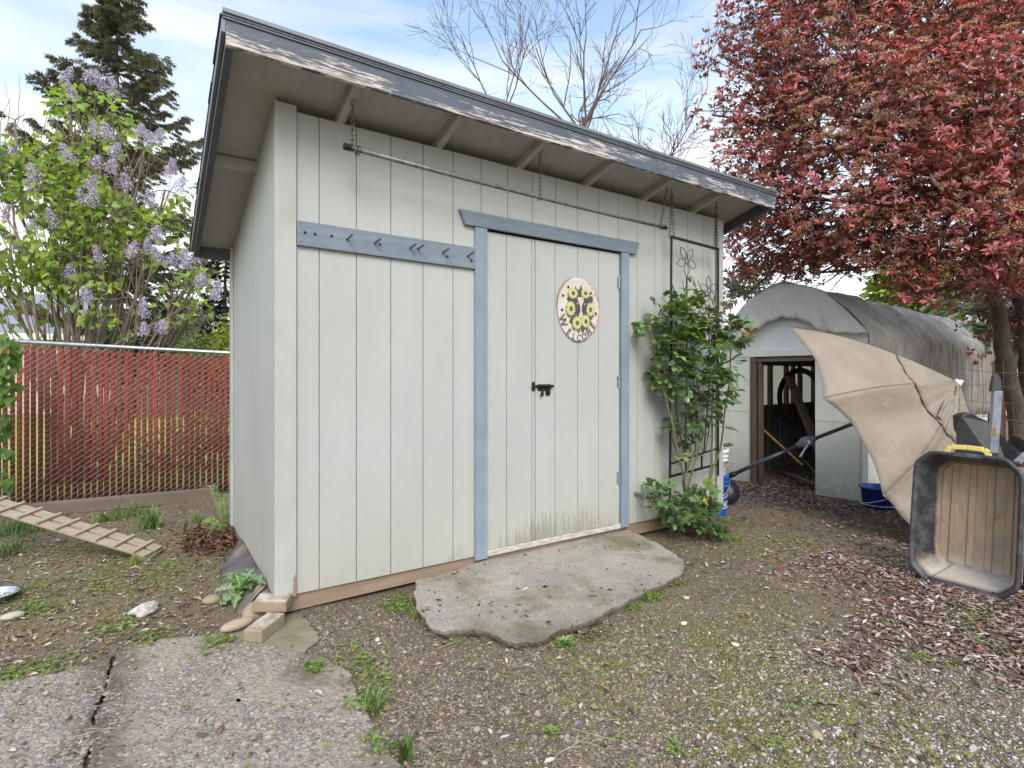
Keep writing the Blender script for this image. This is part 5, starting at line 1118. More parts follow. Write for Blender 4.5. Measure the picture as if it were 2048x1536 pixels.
Ls = rp_.uniform(.045,.078,len(A_)); cr = rp_.uniform(0,1,(len(A_),1)); shade = np.clip((rc-.3)/.7,.0,1).repeat(nl)[:,None]
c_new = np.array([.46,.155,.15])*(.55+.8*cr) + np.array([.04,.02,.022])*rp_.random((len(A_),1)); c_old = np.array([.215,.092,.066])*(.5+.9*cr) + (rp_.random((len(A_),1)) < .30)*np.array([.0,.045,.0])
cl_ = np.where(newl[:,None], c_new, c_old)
M_PHO = leafmat('photinia_leaf', .36, .30, .5, (1.7,.8,.6))
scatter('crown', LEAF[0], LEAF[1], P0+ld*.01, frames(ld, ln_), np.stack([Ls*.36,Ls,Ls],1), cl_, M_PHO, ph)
# flower corymbs
Pf, df, rf, _ = lobes_points([l for l in PL if l[0] > 1600 and l[3] > .3], 2300, rp_, .90); 
kf = (vnoise(Pf, 2.0, 21) > -.2) & (((Pf-np.array(list(camv)))*df).sum(1) < .6); rel = Pf[:,:2]-np.array([gdir.x,gdir.y]); s_ = rel@np.array([fx.x,fx.y]); t_ = rel@np.array([bx.x,bx.y]); kf &= ~(((s_ > -.1)&(s_ < 1.8)&(t_ > -.2)&(t_ < 5.8)&(Pf[:,2] < 2.6)) | ((Pf[:,0] < WX+.5)&(Pf[:,2] < 3)&(Pf[:,1] < 2.3)))
Pf, df = Pf[kf], df[kf]; nf = 46; up_ = df*.5+np.array([-.1,-.3,.8]); up_ /= np.linalg.norm(up_,axis=1,keepdims=True)
fr = frames(up_, rvec(len(Pf),rp_)); uu = rp_.uniform(0,1,(len(Pf),nf))**.5; aa = rp_.uniform(0,6.28,(len(Pf),nf)); Rf = rp_.uniform(.04,.08,(len(Pf),1))
Q_ = Pf[:,None]+up_[:,None]*(.055+.016*(1-uu**2)*1.0+rp_.normal(0,.004,uu.shape))[:,:,None] + fr[:,None,:,0]*(Rf*uu*np.cos(aa))[:,:,None] + fr[:,None,:,2]*(Rf*uu*np.sin(aa))[:,:,None]
Q_ = Q_.reshape(-1,3); nb = len(Q_); OCT = ([(1,0,0),(-1,0,0),(0,1,0),(0,-1,0),(0,0,1),(0,0,-1)],[(0,2,4),(2,1,4),(1,3,4),(3,0,4),(2,0,5),(1,2,5),(3,1,5),(0,3,5)])
cc = np.array([.62,.36,.17])*rp_.uniform(.6,1.25,(nb,1)) + rp_.uniform(0,.05,(nb,3)); scatter('flower_heads', OCT[0], OCT[1], Q_, frames(rvec(nb,rp_),rvec(nb,rp_)), rp_.uniform(.0035,.0065,nb), cc, attrmat('flower_bud', .8), ph)
rr = random.Random(5); mb = MB(); base = D(2052,752,6.3); base.z = 0
stems = [([base, D(2038,860,6.25), D(2010,720,6.2), D(1992,610,6.1), D(1975,500,5.9), D(1955,380,5.7)], .10, .045), ([base+Vector((.05,.05,0)), D(2062,800,6.3), D(2046,640,6.3), D(2040,560,6.2), D(2060,420,6.0), D(2080,250,5.8)], .105, .05), ([base+Vector((.1,.2,0)), D(2075,780,6.6), D(2100,600,6.7), D(2130,400,6.6)], .11, .05), ([D(2018,760,6.22), D(2035,690,6.4), D(2048,620,6.6), D(2040,520,6.7)], .05, .035)]
for pts, r0, r1 in stems:
    P_ = []
    for i in range(len(pts)-1):
        for k in range(4): P_.append(pts[i].lerp(pts[i+1], k/4)+Vector((rr.uniform(-1,1),rr.uniform(-1,1),0))*.012)
    P_.append(pts[-1]); mb.tube(P_, [r0+(r1-r0)*i/(len(P_)-1) for i in range(len(P_))], 12)
mb.build('trunk', simple('dark_spotted_bark', (.12,.095,.075), .9, 0, .3, 9, .8, 26, .02, col2=(.06,.05,.04)), ph, smooth=True)
mb = MB(); starts = [D(1955,380,5.7), D(2060,420,6.0), D(1992,610,6.1), D(1975,500,5.9), D(2130,400,6.6)]
for l in PL:
    c = D(l[0],l[1],l[2]); s0 = min(starts, key=lambda s: (s-c).length); s0 = s0.lerp(rr.choice(starts), .0)
    if l[3] < .2 : s0 = D(1992,610,6.1)
    P_, R_ = curve(s0, c, .10, 8, rr, .035, .012); mb.tube(P_, R_, 6, cap=False)
    for k in range(int(14*l[3])):
        a = P_[rr.randint(4,8)]; e = c + Vector(rvec(1,rp_)[0])*l[3]*.9; 
        if (e.x < WX+.35 and e.z < 3.0): continue
        p2, r2_ = curve(a, e, .14, 5, rr, .010, .003); mb.tube(p2, r2_, 4, cap=False)
        for j in range(3):
            e2 = p2[3]+Vector(rvec(1,rp_)[0])*.28; p3, r3_ = curve(p2[rr.randint(2,4)], e2, .12, 3, rr, .004, .0018); mb.tube(p3, r3_, 3, cap=False)
mb.build('branches', M_BARK, ph)
# ---- bare trees behind the shed
def bare(base, fork, label, seed, L, depth=4, r=.07, nfork=5, spread=.5):
    e_ = empty('bare_tree', (base.x,base.y,0), label, 'tree', 'bare trees behind the shed'); rr = random.Random(seed); mb = MB()
    P_, R_ = curve((base.x,base.y,0), fork, .01, 10, rr, r*1.6, r); mb.tube(P_, R_, 8, cap=False); mb.build('trunk', M_TWIG, e_, smooth=True); mb = MB()
    for k in range(nfork):
        a = 2*math.pi*k/nfork+rr.uniform(-.4,.4); t = rr.uniform(.45,1.1); d = Vector((math.cos(a)*math.sin(t), math.sin(a)*math.sin(t), math.cos(t)))
        branch_tree(mb, Vector(fork)-Vector((0,0,rr.uniform(0,.9))), d, L*rr.uniform(.8,1.15), r*.55, depth, rr, spread, .28, None, 6, .005, (3,4), .60, 5)
    mb.build('branches', M_TWIG, e_)
b_ = D(1168,752,12); bare(b_, D(1168,235,12), 'tall bare tree forking above the middle of the shed roof', 3, 2.3, 3, .048, 7, .55)
b_ = D(985,752,12.5); bare(b_, D(1000,230,12.5), 'slimmer bare tree whose twigs rise left of the middle of the roof', 12, 2.0, 3, .032, 4, .6)
b_ = D(1320,752,12); bare(b_, D(1325,330,12), 'low bare tree showing just above the right half of the shed roof', 23, 1.5, 3, .03, 5, .6)
# ---- tall conifer
def conifer(px, d, top_py, label, seed, Lmax, gap=.32, taper=.42, col=(.055,.058,.030), z0=3.0, group=None, nn_=2.6, r=.2):
    b0 = D(px,752,d); b0.z = 0; top = D(px,top_py,d).z; rr = random.Random(seed); rg = np.random.default_rng(seed); e_ = empty('conifer', (b0.x,b0.y,0), label, 'tree', group)
    MB().tube([b0+Vector((.05*math.sin(z),.05*math.cos(z*.7),z)) for z in np.linspace(0,top,20)], [r*(1-.93*i/19) for i in range(20)], 8).build('trunk', M_BARK, e_, smooth=True)
    mb = MB(); P_, Dd = [], []; z = top-.25
    while z > z0:
        h = top-z; L = min(Lmax, .25+h*taper)*1.0; nbr = rr.randint(4,6)
        for k in range(nbr):
            a = rr.uniform(0,2*math.pi); l = L*rr.uniform(.55,1.12); droop = .12+.05*min(h,5); hd = Vector((math.cos(a),math.sin(a),0)); pts = []
            for i in range(9):
                f = i/8; pts.append(b0+Vector((0,0,z))+hd*l*f+Vector((0,0,l*(.10*f-droop*math.sin(f*2.4)*.8+.18*f**3))))
            mb.tube(pts, [.028*(1-.85*i/8)*(.4+l/2.5) for i in range(9)], 4, cap=False)
            m = max(5, int(l*13*nn_/2.6))
            for _ in range(m):
                f = rr.random()**.62; 
                if f < .12 and h > 1.5: continue
                i = min(7,int(f*8)); p = pts[i].lerp(pts[i+1], f*8-i); sw = (1-f*.55)*l*.30*rr.uniform(-1,1); sd = Vector((-hd.y,hd.x,0)); q = p+sd*sw+Vector((0,0,-abs(sw)*.28+rr.uniform(-.04,.03)))
                dd = (hd*.8+sd*(1.0 if sw > 0 else -1.0)*min(1,abs(sw)*2)+Vector((0,0,-.25))).normalized(); P_.append(tuple(q)); Dd.append(tuple(dd))
        z -= gap*rr.uniform(.6,1.3)*(.6 if h < 2 else 1)
    mb.build('limbs', M_BARK, e_)
    P_ = np.array(P_); Dd = np.array(Dd); tv, tf = [], []
    for k in range(16):
        a = k*2.4; f = k/16; bx_ = .5*f; ex = bx_+.20; w = .045; oy, oz = math.cos(a)*.34*(1-f*.4), math.sin(a)*.26; b = len(tv); tv += [(0-w*math.sin(a),bx_-.05,-w),(w,bx_+.06,w),(oy,ex,oz)]; tf.append((b,b+1,b+2))
    nP = len(P_); S = rg.uniform(.18,.36,nP)*(1.25 if seed == 4 else 1); c = np.array(col)*rg.uniform(.5,1.5,(nP,1)) + (rg.random((nP,1)) < .25)*np.array([.035,.028,.008])
    scatter('foliage', tv, tf, P_, frames(Dd, np.tile([0,0,1.0],(nP,1))+rg.normal(0,.3,(nP,3))), S, c, leafmat('needles_%d' % seed, .6, .15, .3), e_)
conifer(237, 17, -40, 'tall ragged conifer rising above the lilac against the sky', 4, 2.45, .27, .43, (.16,.155,.105), 2.6, None, 6.0, .2)
conifer(452, 24, 420, 'dense dark conifer half hidden by the left edge of the shed roof', 9, 1.5, .22, .45, (.022,.032,.022), .4, None, 4.5, .15)
# ---- lilac
lil = empty('lilac_bush', D(165,752,6.7)*1, 'lilac bush with purple blossom rising behind the red slatted fence', 'bush'); lil.location.z = 0
LL = [(140,215,6.6,.26,1.4),(225,230,6.7,.28,1.2),(190,330,6.5,.42),(290,300,6.6,.30,1.2),(90,400,6.3,.50),(230,430,6.5,.45),(330,380,6.6,.34),(20,480,6.1,.50),(150,520,6.3,.46),(310,500,6.5,.42),(385,540,6.6,.28),(415,560,6.6,.18,1.3),(60,600,6.2,.34,.8),(210,600,6.4,.34,.8),(350,610,6.5,.25,.7),(-60,350,6,.5),(-70,600,5.9,.5),(0,320,6.2,.30),(110,320,6.5,.30),(400,620,6.5,.14),(260,660,6.4,.2,.5),(30,240,6.4,.13,.8)]
rl_ = np.random.default_rng(5); Pl, dl_, rl2, _ = lobes_points(LL, 4800, rl_, .0); kk = (vnoise(Pl, 3.4, 2)+.6*vnoise(Pl,8,4) > -.12); Pl, dl_ = Pl[kk], dl_[kk]
n = len(Pl); ld = dl_*.7+rvec(n,rl_)*.6+np.array([0,0,-.35]); nrm = np.array([0,-.2,1.0])+rvec(n,rl_)*.7; Ls = rl_.uniform(.045,.095,n)
cg = np.array([.27,.36,.10])*rl_.uniform(.55,1.35,(n,1)) + (rl_.random((n,1)) < .3)*np.array([.13,.13,.0]); M_LIL = leafmat('lilac_leaf', .42, .45, .4, (1.25,1.35,.35))
scatter('foliage', HEART[0], HEART[1], Pl, frames(ld,nrm), np.stack([Ls*.92,Ls,Ls],1), cg, M_LIL, lil)
mb = MB(); rr = random.Random(8); lb = D(165,752,6.6); lb.z = 0; ctr = [D(l[0],l[1],l[2]) for l in LL]
for k in range(26):
    c = ctr[k % len(ctr)]; st_ = lb+Vector((rr.uniform(-.35,.3), rr.uniform(-.2,.25), 0)); P_, R_ = curve(st_, c, .06, 10, rr, rr.uniform(.022,.045), .010); mb.tube(P_, R_, 6, cap=False)
    for j in range(9):
        a = P_[rr.randint(5,10)]; e = c+Vector(rvec(1,rl_)[0])*LL[k % len(LL)][3]; p2, r2_ = curve(a, e, .12, 5, rr, .008, .003); mb.tube(p2, r2_, 4, cap=False)
P_, R_ = curve(D(150,735,6.5), D(440,585,6.5), .03, 10, rr, .03, .006); mb.tube(P_, R_, 6, cap=False)
P_, R_ = curve(D(-20,370,6.3), D(150,268,6.5), .05, 8, rr, .022, .012); mb.tube(P_, R_, 6, cap=False)
for e in ((10,165),(38,150),(22,195),(120,230)): p2, r2_ = curve(D(0,320,6.3), D(e[0],e[1],6.3), .08, 6, rr, .007, .002); mb.tube(p2, r2_, 4, cap=False)
mb.build('stems', M_BARKL, lil)
FLW = [(130,150),(178,150),(146,186),(205,165),(228,178),(188,258),(216,262),(282,258),(300,278),(318,268),(140,312),(190,320),(228,300),(222,330),(334,338),(350,332),(65,368),(165,388),(182,398),(178,366),(302,398),(358,372),(298,492),(312,466),(260,500),(20,300),(62,455),(70,340),(320,512),(342,516),(366,508),(372,524),(396,515),(408,500),(402,560),(430,585),(172,592),(178,590),(288,655),(320,650),(290,620),(60,510),(140,540),(200,512),(110,440),(8,430),(30,490),(250,360)]
Pq, Dq = [], []
for k, (px, py) in enumerate(FLW):
    c = D(px, py+10, 5.95+.25*rr.random()); ln = rr.uniform(.15,.24); R0 = rr.uniform(.05,.08); dirv = Vector((rr.uniform(-.4,.4), rr.uniform(-.4,.2), 1)).normalized(); fr1 = dirv.to_track_quat('Z','Y')
    for j in range(300):
        f = rr.random()**.8; a = rr.uniform(0,6.28); r_ = R0*(1-f)**.5*rr.uniform(.3,1.2)*(1+.25*math.sin(f*17+3*a))*(1 if f > .06 else .6); v = Vector((math.cos(a)*r_, math.sin(a)*r_, ln*f-.04)); Pq.append(tuple(c+fr1@v)); Dq.append(tuple(fr1@Vector((math.cos(a),math.sin(a),.5))))
Pq, Dq = np.array(Pq), np.array(Dq); n = len(Pq); FL4 = ([(0,0,0),(.5,.12,1),(.12,.5,1),(-.12,.5,1),(-.5,.12,1),(-.5,-.12,1),(-.12,-.5,1),(.12,-.5,1),(.5,-.12,1)],[(0,1,2),(0,3,4),(0,5,6),(0,7,8)])
ff = frames(rvec(n,rl_), Dq+rvec(n,rl_)*.4); ca = np.array([.53,.46,.58])*rl_.uniform(.55,1.45,(n,1))+rl_.uniform(0,.08,(n,1))
scatter('blossom', FL4[0], FL4[1], Pq, ff, np.stack([np.full(n,.016),np.full(n,.016),np.full(n,.005)],1), ca, leafmat('lilac_petal', .6, .3, .2), lil)
# lilac suckers in front of the fence at the left edge
sk = empty('lilac_sucker', D(-15,1000,4.7), 'leafy green shoots hanging over the left end of the red fence', 'plant'); sk.location.z = 0
SL = [(0,700,4.75,.14,1.5),(5,770,4.75,.12),(10,800,4.7,.08),(-25,740,4.7,.2),(-30,850,4.7,.16,.7),(18,905,4.7,.035,3),(22,968,4.7,.035,3),(-10,960,4.7,.10,.6)]
Pl, dl_, _, _ = lobes_points(SL, 240, rl_, .2); n = len(Pl); Ls = rl_.uniform(.055,.09,n); cg = np.array([.13,.23,.045])*rl_.uniform(.6,1.3,(n,1))
scatter('foliage', HEART[0], HEART[1], Pl, frames(dl_*.4+np.array([0,-.3,-.8])+rvec(n,rl_)*.4, np.array([.0,-.8,.5])+rvec(n,rl_)*.4), np.stack([Ls*.9,Ls,Ls],1), cg, M_LIL, sk)
mb = MB()
for px in (-10,2,-25): P_, R_ = curve(D(px-8,1060,4.7), D(px,690,4.7), .04, 8, rr, .007, .004); mb.tube(P_, R_, 5, cap=False)
P_, R_ = curve(D(-12,1010,4.7), D(22,905,4.68), .05, 5, rr, .004, .003); mb.tube(P_, R_, 5, cap=False)
mb.build('stems', M_BARKL, sk)
# ---- background shrubs
def shrub(name, lobes, n, Ls, col, label, cat='bush', tmpl=LEAF, seed=1, wr=.5, trans=.3, tr=(1.2,1.2,.6), group=None, shell=.3, var=(.5,1.4)):
    rg = np.random.default_rng(seed); c = D(lobes[0][0], 752, lobes[0][2]); e_ = empty(name, (c.x,c.y,0), label, cat, group)
    P_, d_, r_, _ = lobes_points(lobes, n, rg, shell); P_[:,2] = np.maximum(P_[:,2], .03); n = len(P_); L_ = rg.uniform(.7,1.3,n)*Ls
    scatter('foliage', tmpl[0], tmpl[1], P_, frames(d_+rvec(n,rg)*.8, d_*.5+np.array([0,-.2,.8])+rvec(n,rg)*.6), np.stack([L_*wr,L_,L_],1), np.array(col)*rg.uniform(var[0],var[1],(n,1))+rg.uniform(0,.02,(n,3)), leafmat(name+'_leaf', .5, trans, .3, tr), e_)
    mb = MB(); rr = random.Random(seed)
    for l in lobes:
        q = D(l[0],l[1],l[2]); 
        for k in range(3): P2, R2_ = curve((c.x+rr.uniform(-.1,.1),c.y+rr.uniform(-.1,.1),0), q+Vector(rvec(1,rg)[0])*l[3]*.6, .07, 6, rr, .03*min(1.5,l[3]), .006); mb.tube(P2, R2_, 5, cap=False)
    mb.build('stems', M_BARK, e_); return e_
shrub('yellow_green_shrub', [(452,665,8,.16),(440,690,8,.16),(470,650,8,.2),(480,700,8,.3),(458,740,8,.25)], 900, .06, (.30,.33,.04), 'bright yellow green shrub just left of the shed beyond the fence', seed=31)
shrub('round_bush', [(270,690,16,.75),(235,720,16,.8),(320,700,16,.6)], 3500, .12, (.05,.065,.028), 'dull green round bush beyond the fence below the conifer', seed=32)
shrub('round_bush', [(310,680,18,.45),(345,690,18,.5)], 1600, .12, (.22,.27,.05), 'pale yellow green bush beside the dull green one beyond the fence', seed=33)
shrub('red_bush', [(325,690,17,.35),(305,695,17,.3)], 900, .10, (.13,.03,.035), 'small dark red bush low beyond the fence', seed=34)
shrub('green_bush', [(395,700,15,.5),(430,705,15,.5)], 1500, .10, (.14,.18,.04), 'olive green bush beyond the fence near the left wall of the shed', seed=35)
shrub('yellow_flower_bush', [(215,880,7.2,.22),(180,860,7.3,.18),(245,860,7.3,.2)], 900, .05, (.55,.42,.02), 'yellow flowering bush glimpsed through gaps of the red fence', seed=36, tr=(1,1,.5))
shrub('leafy_shrub', [(400,860,7.4,.35),(330,900,7.4,.3),(450,850,7.4,.35)], 1500, .06, (.10,.15,.03), 'dark leafy shrub close behind the right part of the red fence', seed=37)
shrub('maple_tree', [(1815,560,10.5,.6),(1780,590,10.5,.4),(1900,580,11,.6)], 1600, .13, (.26,.34,.04), 'bright green tree glowing behind the greenhouse roof', 'tree', HEART, 38, .9)
shrub('far_tree', [(1500,560,35,1.2),(1440,590,35,1.0)], 1200, .3, (.10,.11,.08), 'hazy distant tree in the gap between the shed and greenhouse', 'tree', seed=39)
def farbare(px, d, py, label, seed, L):
    b_ = D(px,752,d); b_.z = 0; e_ = empty('budding_tree', b_, label, 'tree'); rr = random.Random(seed); mb = MB(); tips = []; top = D(px,py,d).z
    mb.tube([b_, (b_.x,b_.y,top*.35)], [.12,.09], 7); 
    for k in range(6): branch_tree(mb, Vector((b_.x,b_.y,top*.35)), Vector((rr.uniform(-.8,.8),rr.uniform(-.8,.8),1)), L, .05, 4, rr, .6, .3, tips, 4, .012, (2,3), .7, 4)
    mb.build('branches', simple('pale_bark', (.30,.25,.20), .9), e_); rg = np.random.default_rng(seed); T_ = np.array([list(t[0]) for t in tips]); T_ = T_.repeat(6,0)+rg.normal(0,.12,(len(T_)*6,3)); n = len(T_)
    scatter('buds', LEAF[0], LEAF[1], T_, frames(rvec(n,rg),rvec(n,rg)), rg.uniform(.05,.1,n), np.array([.32,.27,.20])*rg.uniform(.6,1.2,(n,1)), leafmat('bud', .6, .3), e_)
farbare(385, 26, 640, 'pale budding tree far beyond the fence left of the shed', 41, 1.5)
# far wood along the horizon
rg_ = np.random.default_rng(61); nfw = 9000; aa_ = rg_.uniform(-1.9, 2.2, nfw); dd_ = rg_.uniform(48, 56, nfw); hh_ = 3.0+1.3*np.sin(aa_*9)+.8*np.sin(aa_*23+1)
Pw = np.column_stack([CX+np.sin(aa_+YAW)*dd_, CY+np.cos(aa_+YAW)*dd_, rg_.uniform(0,1,nfw)*hh_]); o = scatter('far_wood', LEAF[0], LEAF[1], Pw, frames(rvec(nfw,rg_), rvec(nfw,rg_)), rg_.uniform(.7,1.5,nfw)[:,None]*np.array([.7,1,1]), np.array([.09,.11,.05])*rg_.uniform(.5,1.5,(nfw,1)), leafmat('far_leaf', .7, .2, .2)); tag(o, 'low line of distant trees along the horizon beyond the houses', 'wood', kind='stuff')
# monkey puzzle: whorls of scaly green ropes
mp_ = D(1990,752,9.2); mp_.z = 0; mpe = empty('monkey_puzzle_tree', mp_, 'monkey puzzle tree with scaly green ropes behind the trunks at the right', 'tree'); rr = random.Random(44); mb = MB()
MB().tube([mp_,mp_+Vector((0,0,3.2))],[.10,.07],10).build('trunk', M_BARK, mpe)
for k in range(110):
    z = rr.uniform(1.5,3.1); a = rr.uniform(0,6.28); l = rr.uniform(.6,1.25); hd = Vector((math.cos(a),math.sin(a),0)); pts = [mp_+Vector((0,0,z))+hd*l*f+Vector((0,0,l*(.25*f-.55*f*f)+.03*math.sin(f*9+k))) for f in np.linspace(0,1,14)]
    mb.tube(pts, [.030+.008*(i % 2) for i in range(14)], 6)
mb.build('foliage', simple('araucaria_green', (.10,.17,.06), .6, 0, .5, 60, .6, 80, .01, col2=(.19,.24,.13)), mpe)
# ---- climbing rose
rose = empty('climbing_rose', (3.16,-.2,0), 'climbing rose with glossy green leaves growing up the black trellis', 'rose')
RL = [(1365,640,4.25,.14),(1330,640,4.25,.09,1.3),(1300,655,4.2,.10,1.2),(1400,620,4.3,.13),(1430,650,4.35,.13),(1465,665,4.35,.09,1.4),(1395,690,4.25,.14),(1350,700,4.2,.13),(1330,760,4.25,.09,1.3),(1375,760,4.25,.14),(1420,740,4.3,.13),(1455,730,4.35,.07,1.3),(1435,790,4.35,.10),(1395,820,4.3,.11,1.4),(1370,850,4.3,.09,1.3),(1440,850,4.4,.06,1.2),(1390,910,4.3,.05,.7),(1355,905,4.3,.05,.6),
      (1315,995,4.2,.10,1.6),(1350,1010,4.2,.11,1.4),(1395,1000,4.25,.11,1.4),(1375,1040,4.2,.09,1.3),(1410,1035,4.25,.09,1.4),(1430,1050,4.3,.06,1.2),(1385,965,4.25,.05),(1390,585,4.3,.07,.8),(1315,600,4.25,.06,.6),(1355,570,4.27,.04,.6)]
rg = np.random.default_rng(17); Pr, dr_, rr_, _ = lobes_points(RL, 430, rg, .1); Pr[:,1] = np.minimum(Pr[:,1], -.05); Pr[:,2] = np.maximum(Pr[:,2], .04); n = len(Pr); nl = 5
pet = dr_*np.array([1,.7,.5])+rvec(n,rg)*.5+np.array([0,-.3,-.05]); pet /= np.linalg.norm(pet,axis=1,keepdims=True); up0 = np.array([0,-.35,1.0])+rvec(n,rg)*.45; fr = frames(pet, up0)
offs = [(.0,.085,0,1,.2),(-.012,.055,1,-1,0),(.012,.055,1,1,0),(-.012,.028,1,-1,0),(.012,.028,1,1,0)]; PP, DD, UU, SS_, CC = [], [], [], [], []
young = rg.random(n) < np.clip((Pr[:,2]-1.35)*.9, .04, .55); bc = np.array([.13,.215,.08])*rg.uniform(.55,1.35,(n,1)); yc = np.array([.28,.38,.08])*rg.uniform(.6,1.2,(n,1)); rc2 = np.array([.20,.13,.045])*rg.uniform(.7,1.1,(n,1)); yc = np.where(rg.random((n,1)) < .3, rc2, yc); col = np.where(young[:,None], yc, bc)
for i, (ox, oy, sd_, sg, _z) in enumerate(offs):
    PP.append(Pr+fr[:,:,0]*ox+fr[:,:,1]*oy); dd = fr[:,:,1]+(fr[:,:,0]*sg*1.1 if sd_ else 0)+rvec(n,rg)*.25; DD.append(dd); UU.append(fr[:,:,2]+rvec(n,rg)*.35); SS_.append(rg.uniform(.042,.070,n)); CC.append(col*rg.uniform(.85,1.15,(n,1)))
PP, DD, UU, SS_, CC = map(np.concatenate, (PP,DD,UU,SS_,CC)); PP[:,1] = np.minimum(PP[:,1], -.045); PP[:,0] = 3.2+(PP[:,0]-3.2)*.92
RLF = ([(0,0,0),(-.36,.18,.05),(-.5,.45,.08),(-.36,.75,.05),(0,1,-.1),(.36,.75,.05),(.5,.45,.08),(.36,.18,.05),(0,.3,-.02),(0,.65,-.04)],[(0,8,2,1),(0,7,6,8),(8,9,3,2),(8,6,5,9),(9,4,3),(9,5,4)])
scatter('foliage', RLF[0], RLF[1], PP, frames(DD,UU), np.stack([SS_*.82,SS_,SS_],1), CC, leafmat('rose_leaf', .30, .28, .5, (1.2,1.3,.4)), rose, smooth=True)
mb = MB(); rr = random.Random(3); rb = G(1385,1066); 
for pts in ([(1378,1066,4.4),(1372,985,4.3),(1362,930,4.25),(1345,880,4.27),(1343,780,4.27),(1350,650,4.25),(1325,610,4.22)],[(1420,1060,4.35),(1421,960,4.33),(1424,870,4.33),(1427,760,4.33),(1420,640,4.3),(1395,560,4.28)],[(1390,1066,4.4),(1365,965,4.3),(1390,900,4.28),(1400,800,4.28),(1385,700,4.25),(1365,560,4.26)],[(1405,1066,4.4),(1400,1010,4.3),(1440,900,4.4),(1460,740,4.38),(1462,600,4.38)],[(1372,985,4.3),(1385,940,4.28),(1405,870,4.3),(1395,820,4.3)],[(1362,930,4.25),(1340,830,4.2),(1300,680,4.2)]):
    P_ = []; q = [D(*p) for p in pts]
    for i in range(len(q)-1):
        for k in range(4): P_.append(q[i].lerp(q[i+1],k/4)+Vector((rr.uniform(-1,1),rr.uniform(-1,1),0))*.006)
    P_.append(q[-1]); mb.tube(P_, [.0125-.0095*i/(len(P_)-1) for i in range(len(P_))], 6, cap=False)
for k in range(130):
    i = rr.randrange(n); p = Vector(Pr[i]); e = p+Vector(fr[i,:,1])*.08; a = Vector((min(max(p.x+rr.uniform(-.1,.1),2.95),3.55), -.16, p.z-rr.uniform(.05,.18))); P_, R_ = curve(a, p, .08, 4, rr, .003, .0018); mb.tube(P_+[e], R_+[.001], 4, cap=False)
mb.build('canes', simple('rose_cane', (.16,.13,.075), .8, 0, .4, 30, .3, col2=(.09,.11,.04)), rose)
# ================================================================== GROUND COVER
rg = np.random.default_rng(99)
def cand(n, x0=-4.2, x1=6.5, y0=-2.9, y1=3.4):
    # denser towards the camera, where the photo resolves single stones
    P_ = np.empty((0,2))
    d = np.exp(rg.uniform(math.log(1.45), math.log(7.0), n*3)); px = rg.uniform(-150, 2250, n*3); v = np.array([CX,CY])+d[:,None]*(F2+R2*((px-1024)/FPX)[:,None]); 
    return v
def candfar(n):
    d = rg.uniform(3.2, 7.2, n); px = rg.uniform(1420, 2150, n); return np.array([CX,CY])+d[:,None]*(F2+R2*((px-1024)/FPX)[:,None])
def free(v, allow_slab=False):
    x, y = v[:,0], v[:,1]; ok = ~((x > -.03) & (x < WX+.02) & (y > -.02) & (y < D_)) & ((v-np.array([FL.x,FL.y]))@np.array([fn.x,fn.y]) > .05)
    r_ = v-np.array([gdir.x,gdir.y]); s_ = r_@np.array([fx.x,fx.y]); t_ = r_@np.array([bx.x,bx.y]); ok &= ~((t_ > -.03) & (t_ < 6) & (s_ > -.05) & (s_ < 1.7) & ~((s_ > SO0) & (s_ < SO1) & (t_ < 1.2)))
    return ok
def inpoly(v, poly):
    x, y = v[:,0], v[:,1]; ins = np.zeros(len(v), bool); n = len(poly); j = n-1
    for i in range(n):
        xi, yi, xj, yj = poly[i][0], poly[i][1], poly[j][0], poly[j][1]
        c = ((yi > y) != (yj > y)) & (x < (xj-xi)*(y-yi)/((yj-yi) if abs(yj-yi) > 1e-9 else 1e-9)+xi); ins ^= c; j = i
    return ins
def onslab(v): return inpoly(v, STEPB), inpoly(v, PB2) | inpoly(v, PB1)
def surf(v):
    a, b_ = onslab(v); z = gh(v[:,0], v[:,1]); zs = np.array([stepz(x,y) for x, y in v]); return np.where(a, zs, np.where(inpoly(v, PB2), .030+z*.3, np.where(inpoly(v, PB1), .024+z*.3, z)))
def put(name, v, tmpl, size, cols, mat, sc=(1,1,1), lift=.3, tiltamt=.5, jitter=.35, label=None, cat='', flatness=None):
    n = len(v); z = surf(v); S = np.asarray(size)[:,None]*np.array(sc)*rg.uniform(1-jitter,1+jitter,(n,3)); P_ = np.column_stack([v, z+S[:,2]*lift]); a = rg.uniform(0,6.28,n)
    d = np.column_stack([np.cos(a),np.sin(a),rg.normal(0,tiltamt*.4,n)]); nn_ = np.column_stack([rg.normal(0,tiltamt*.5,(n,2)), np.ones(n)])
    o = scatter(name, tmpl[0], tmpl[1], P_, frames(d,nn_), S, cols, mat); tag(o, label, cat, kind='stuff'); return o
M_ATT = attrmat('stone_chip', .85, 120); M_ATL = leafmat('dry_leaf', .6, .12, .3, (1,1,1))
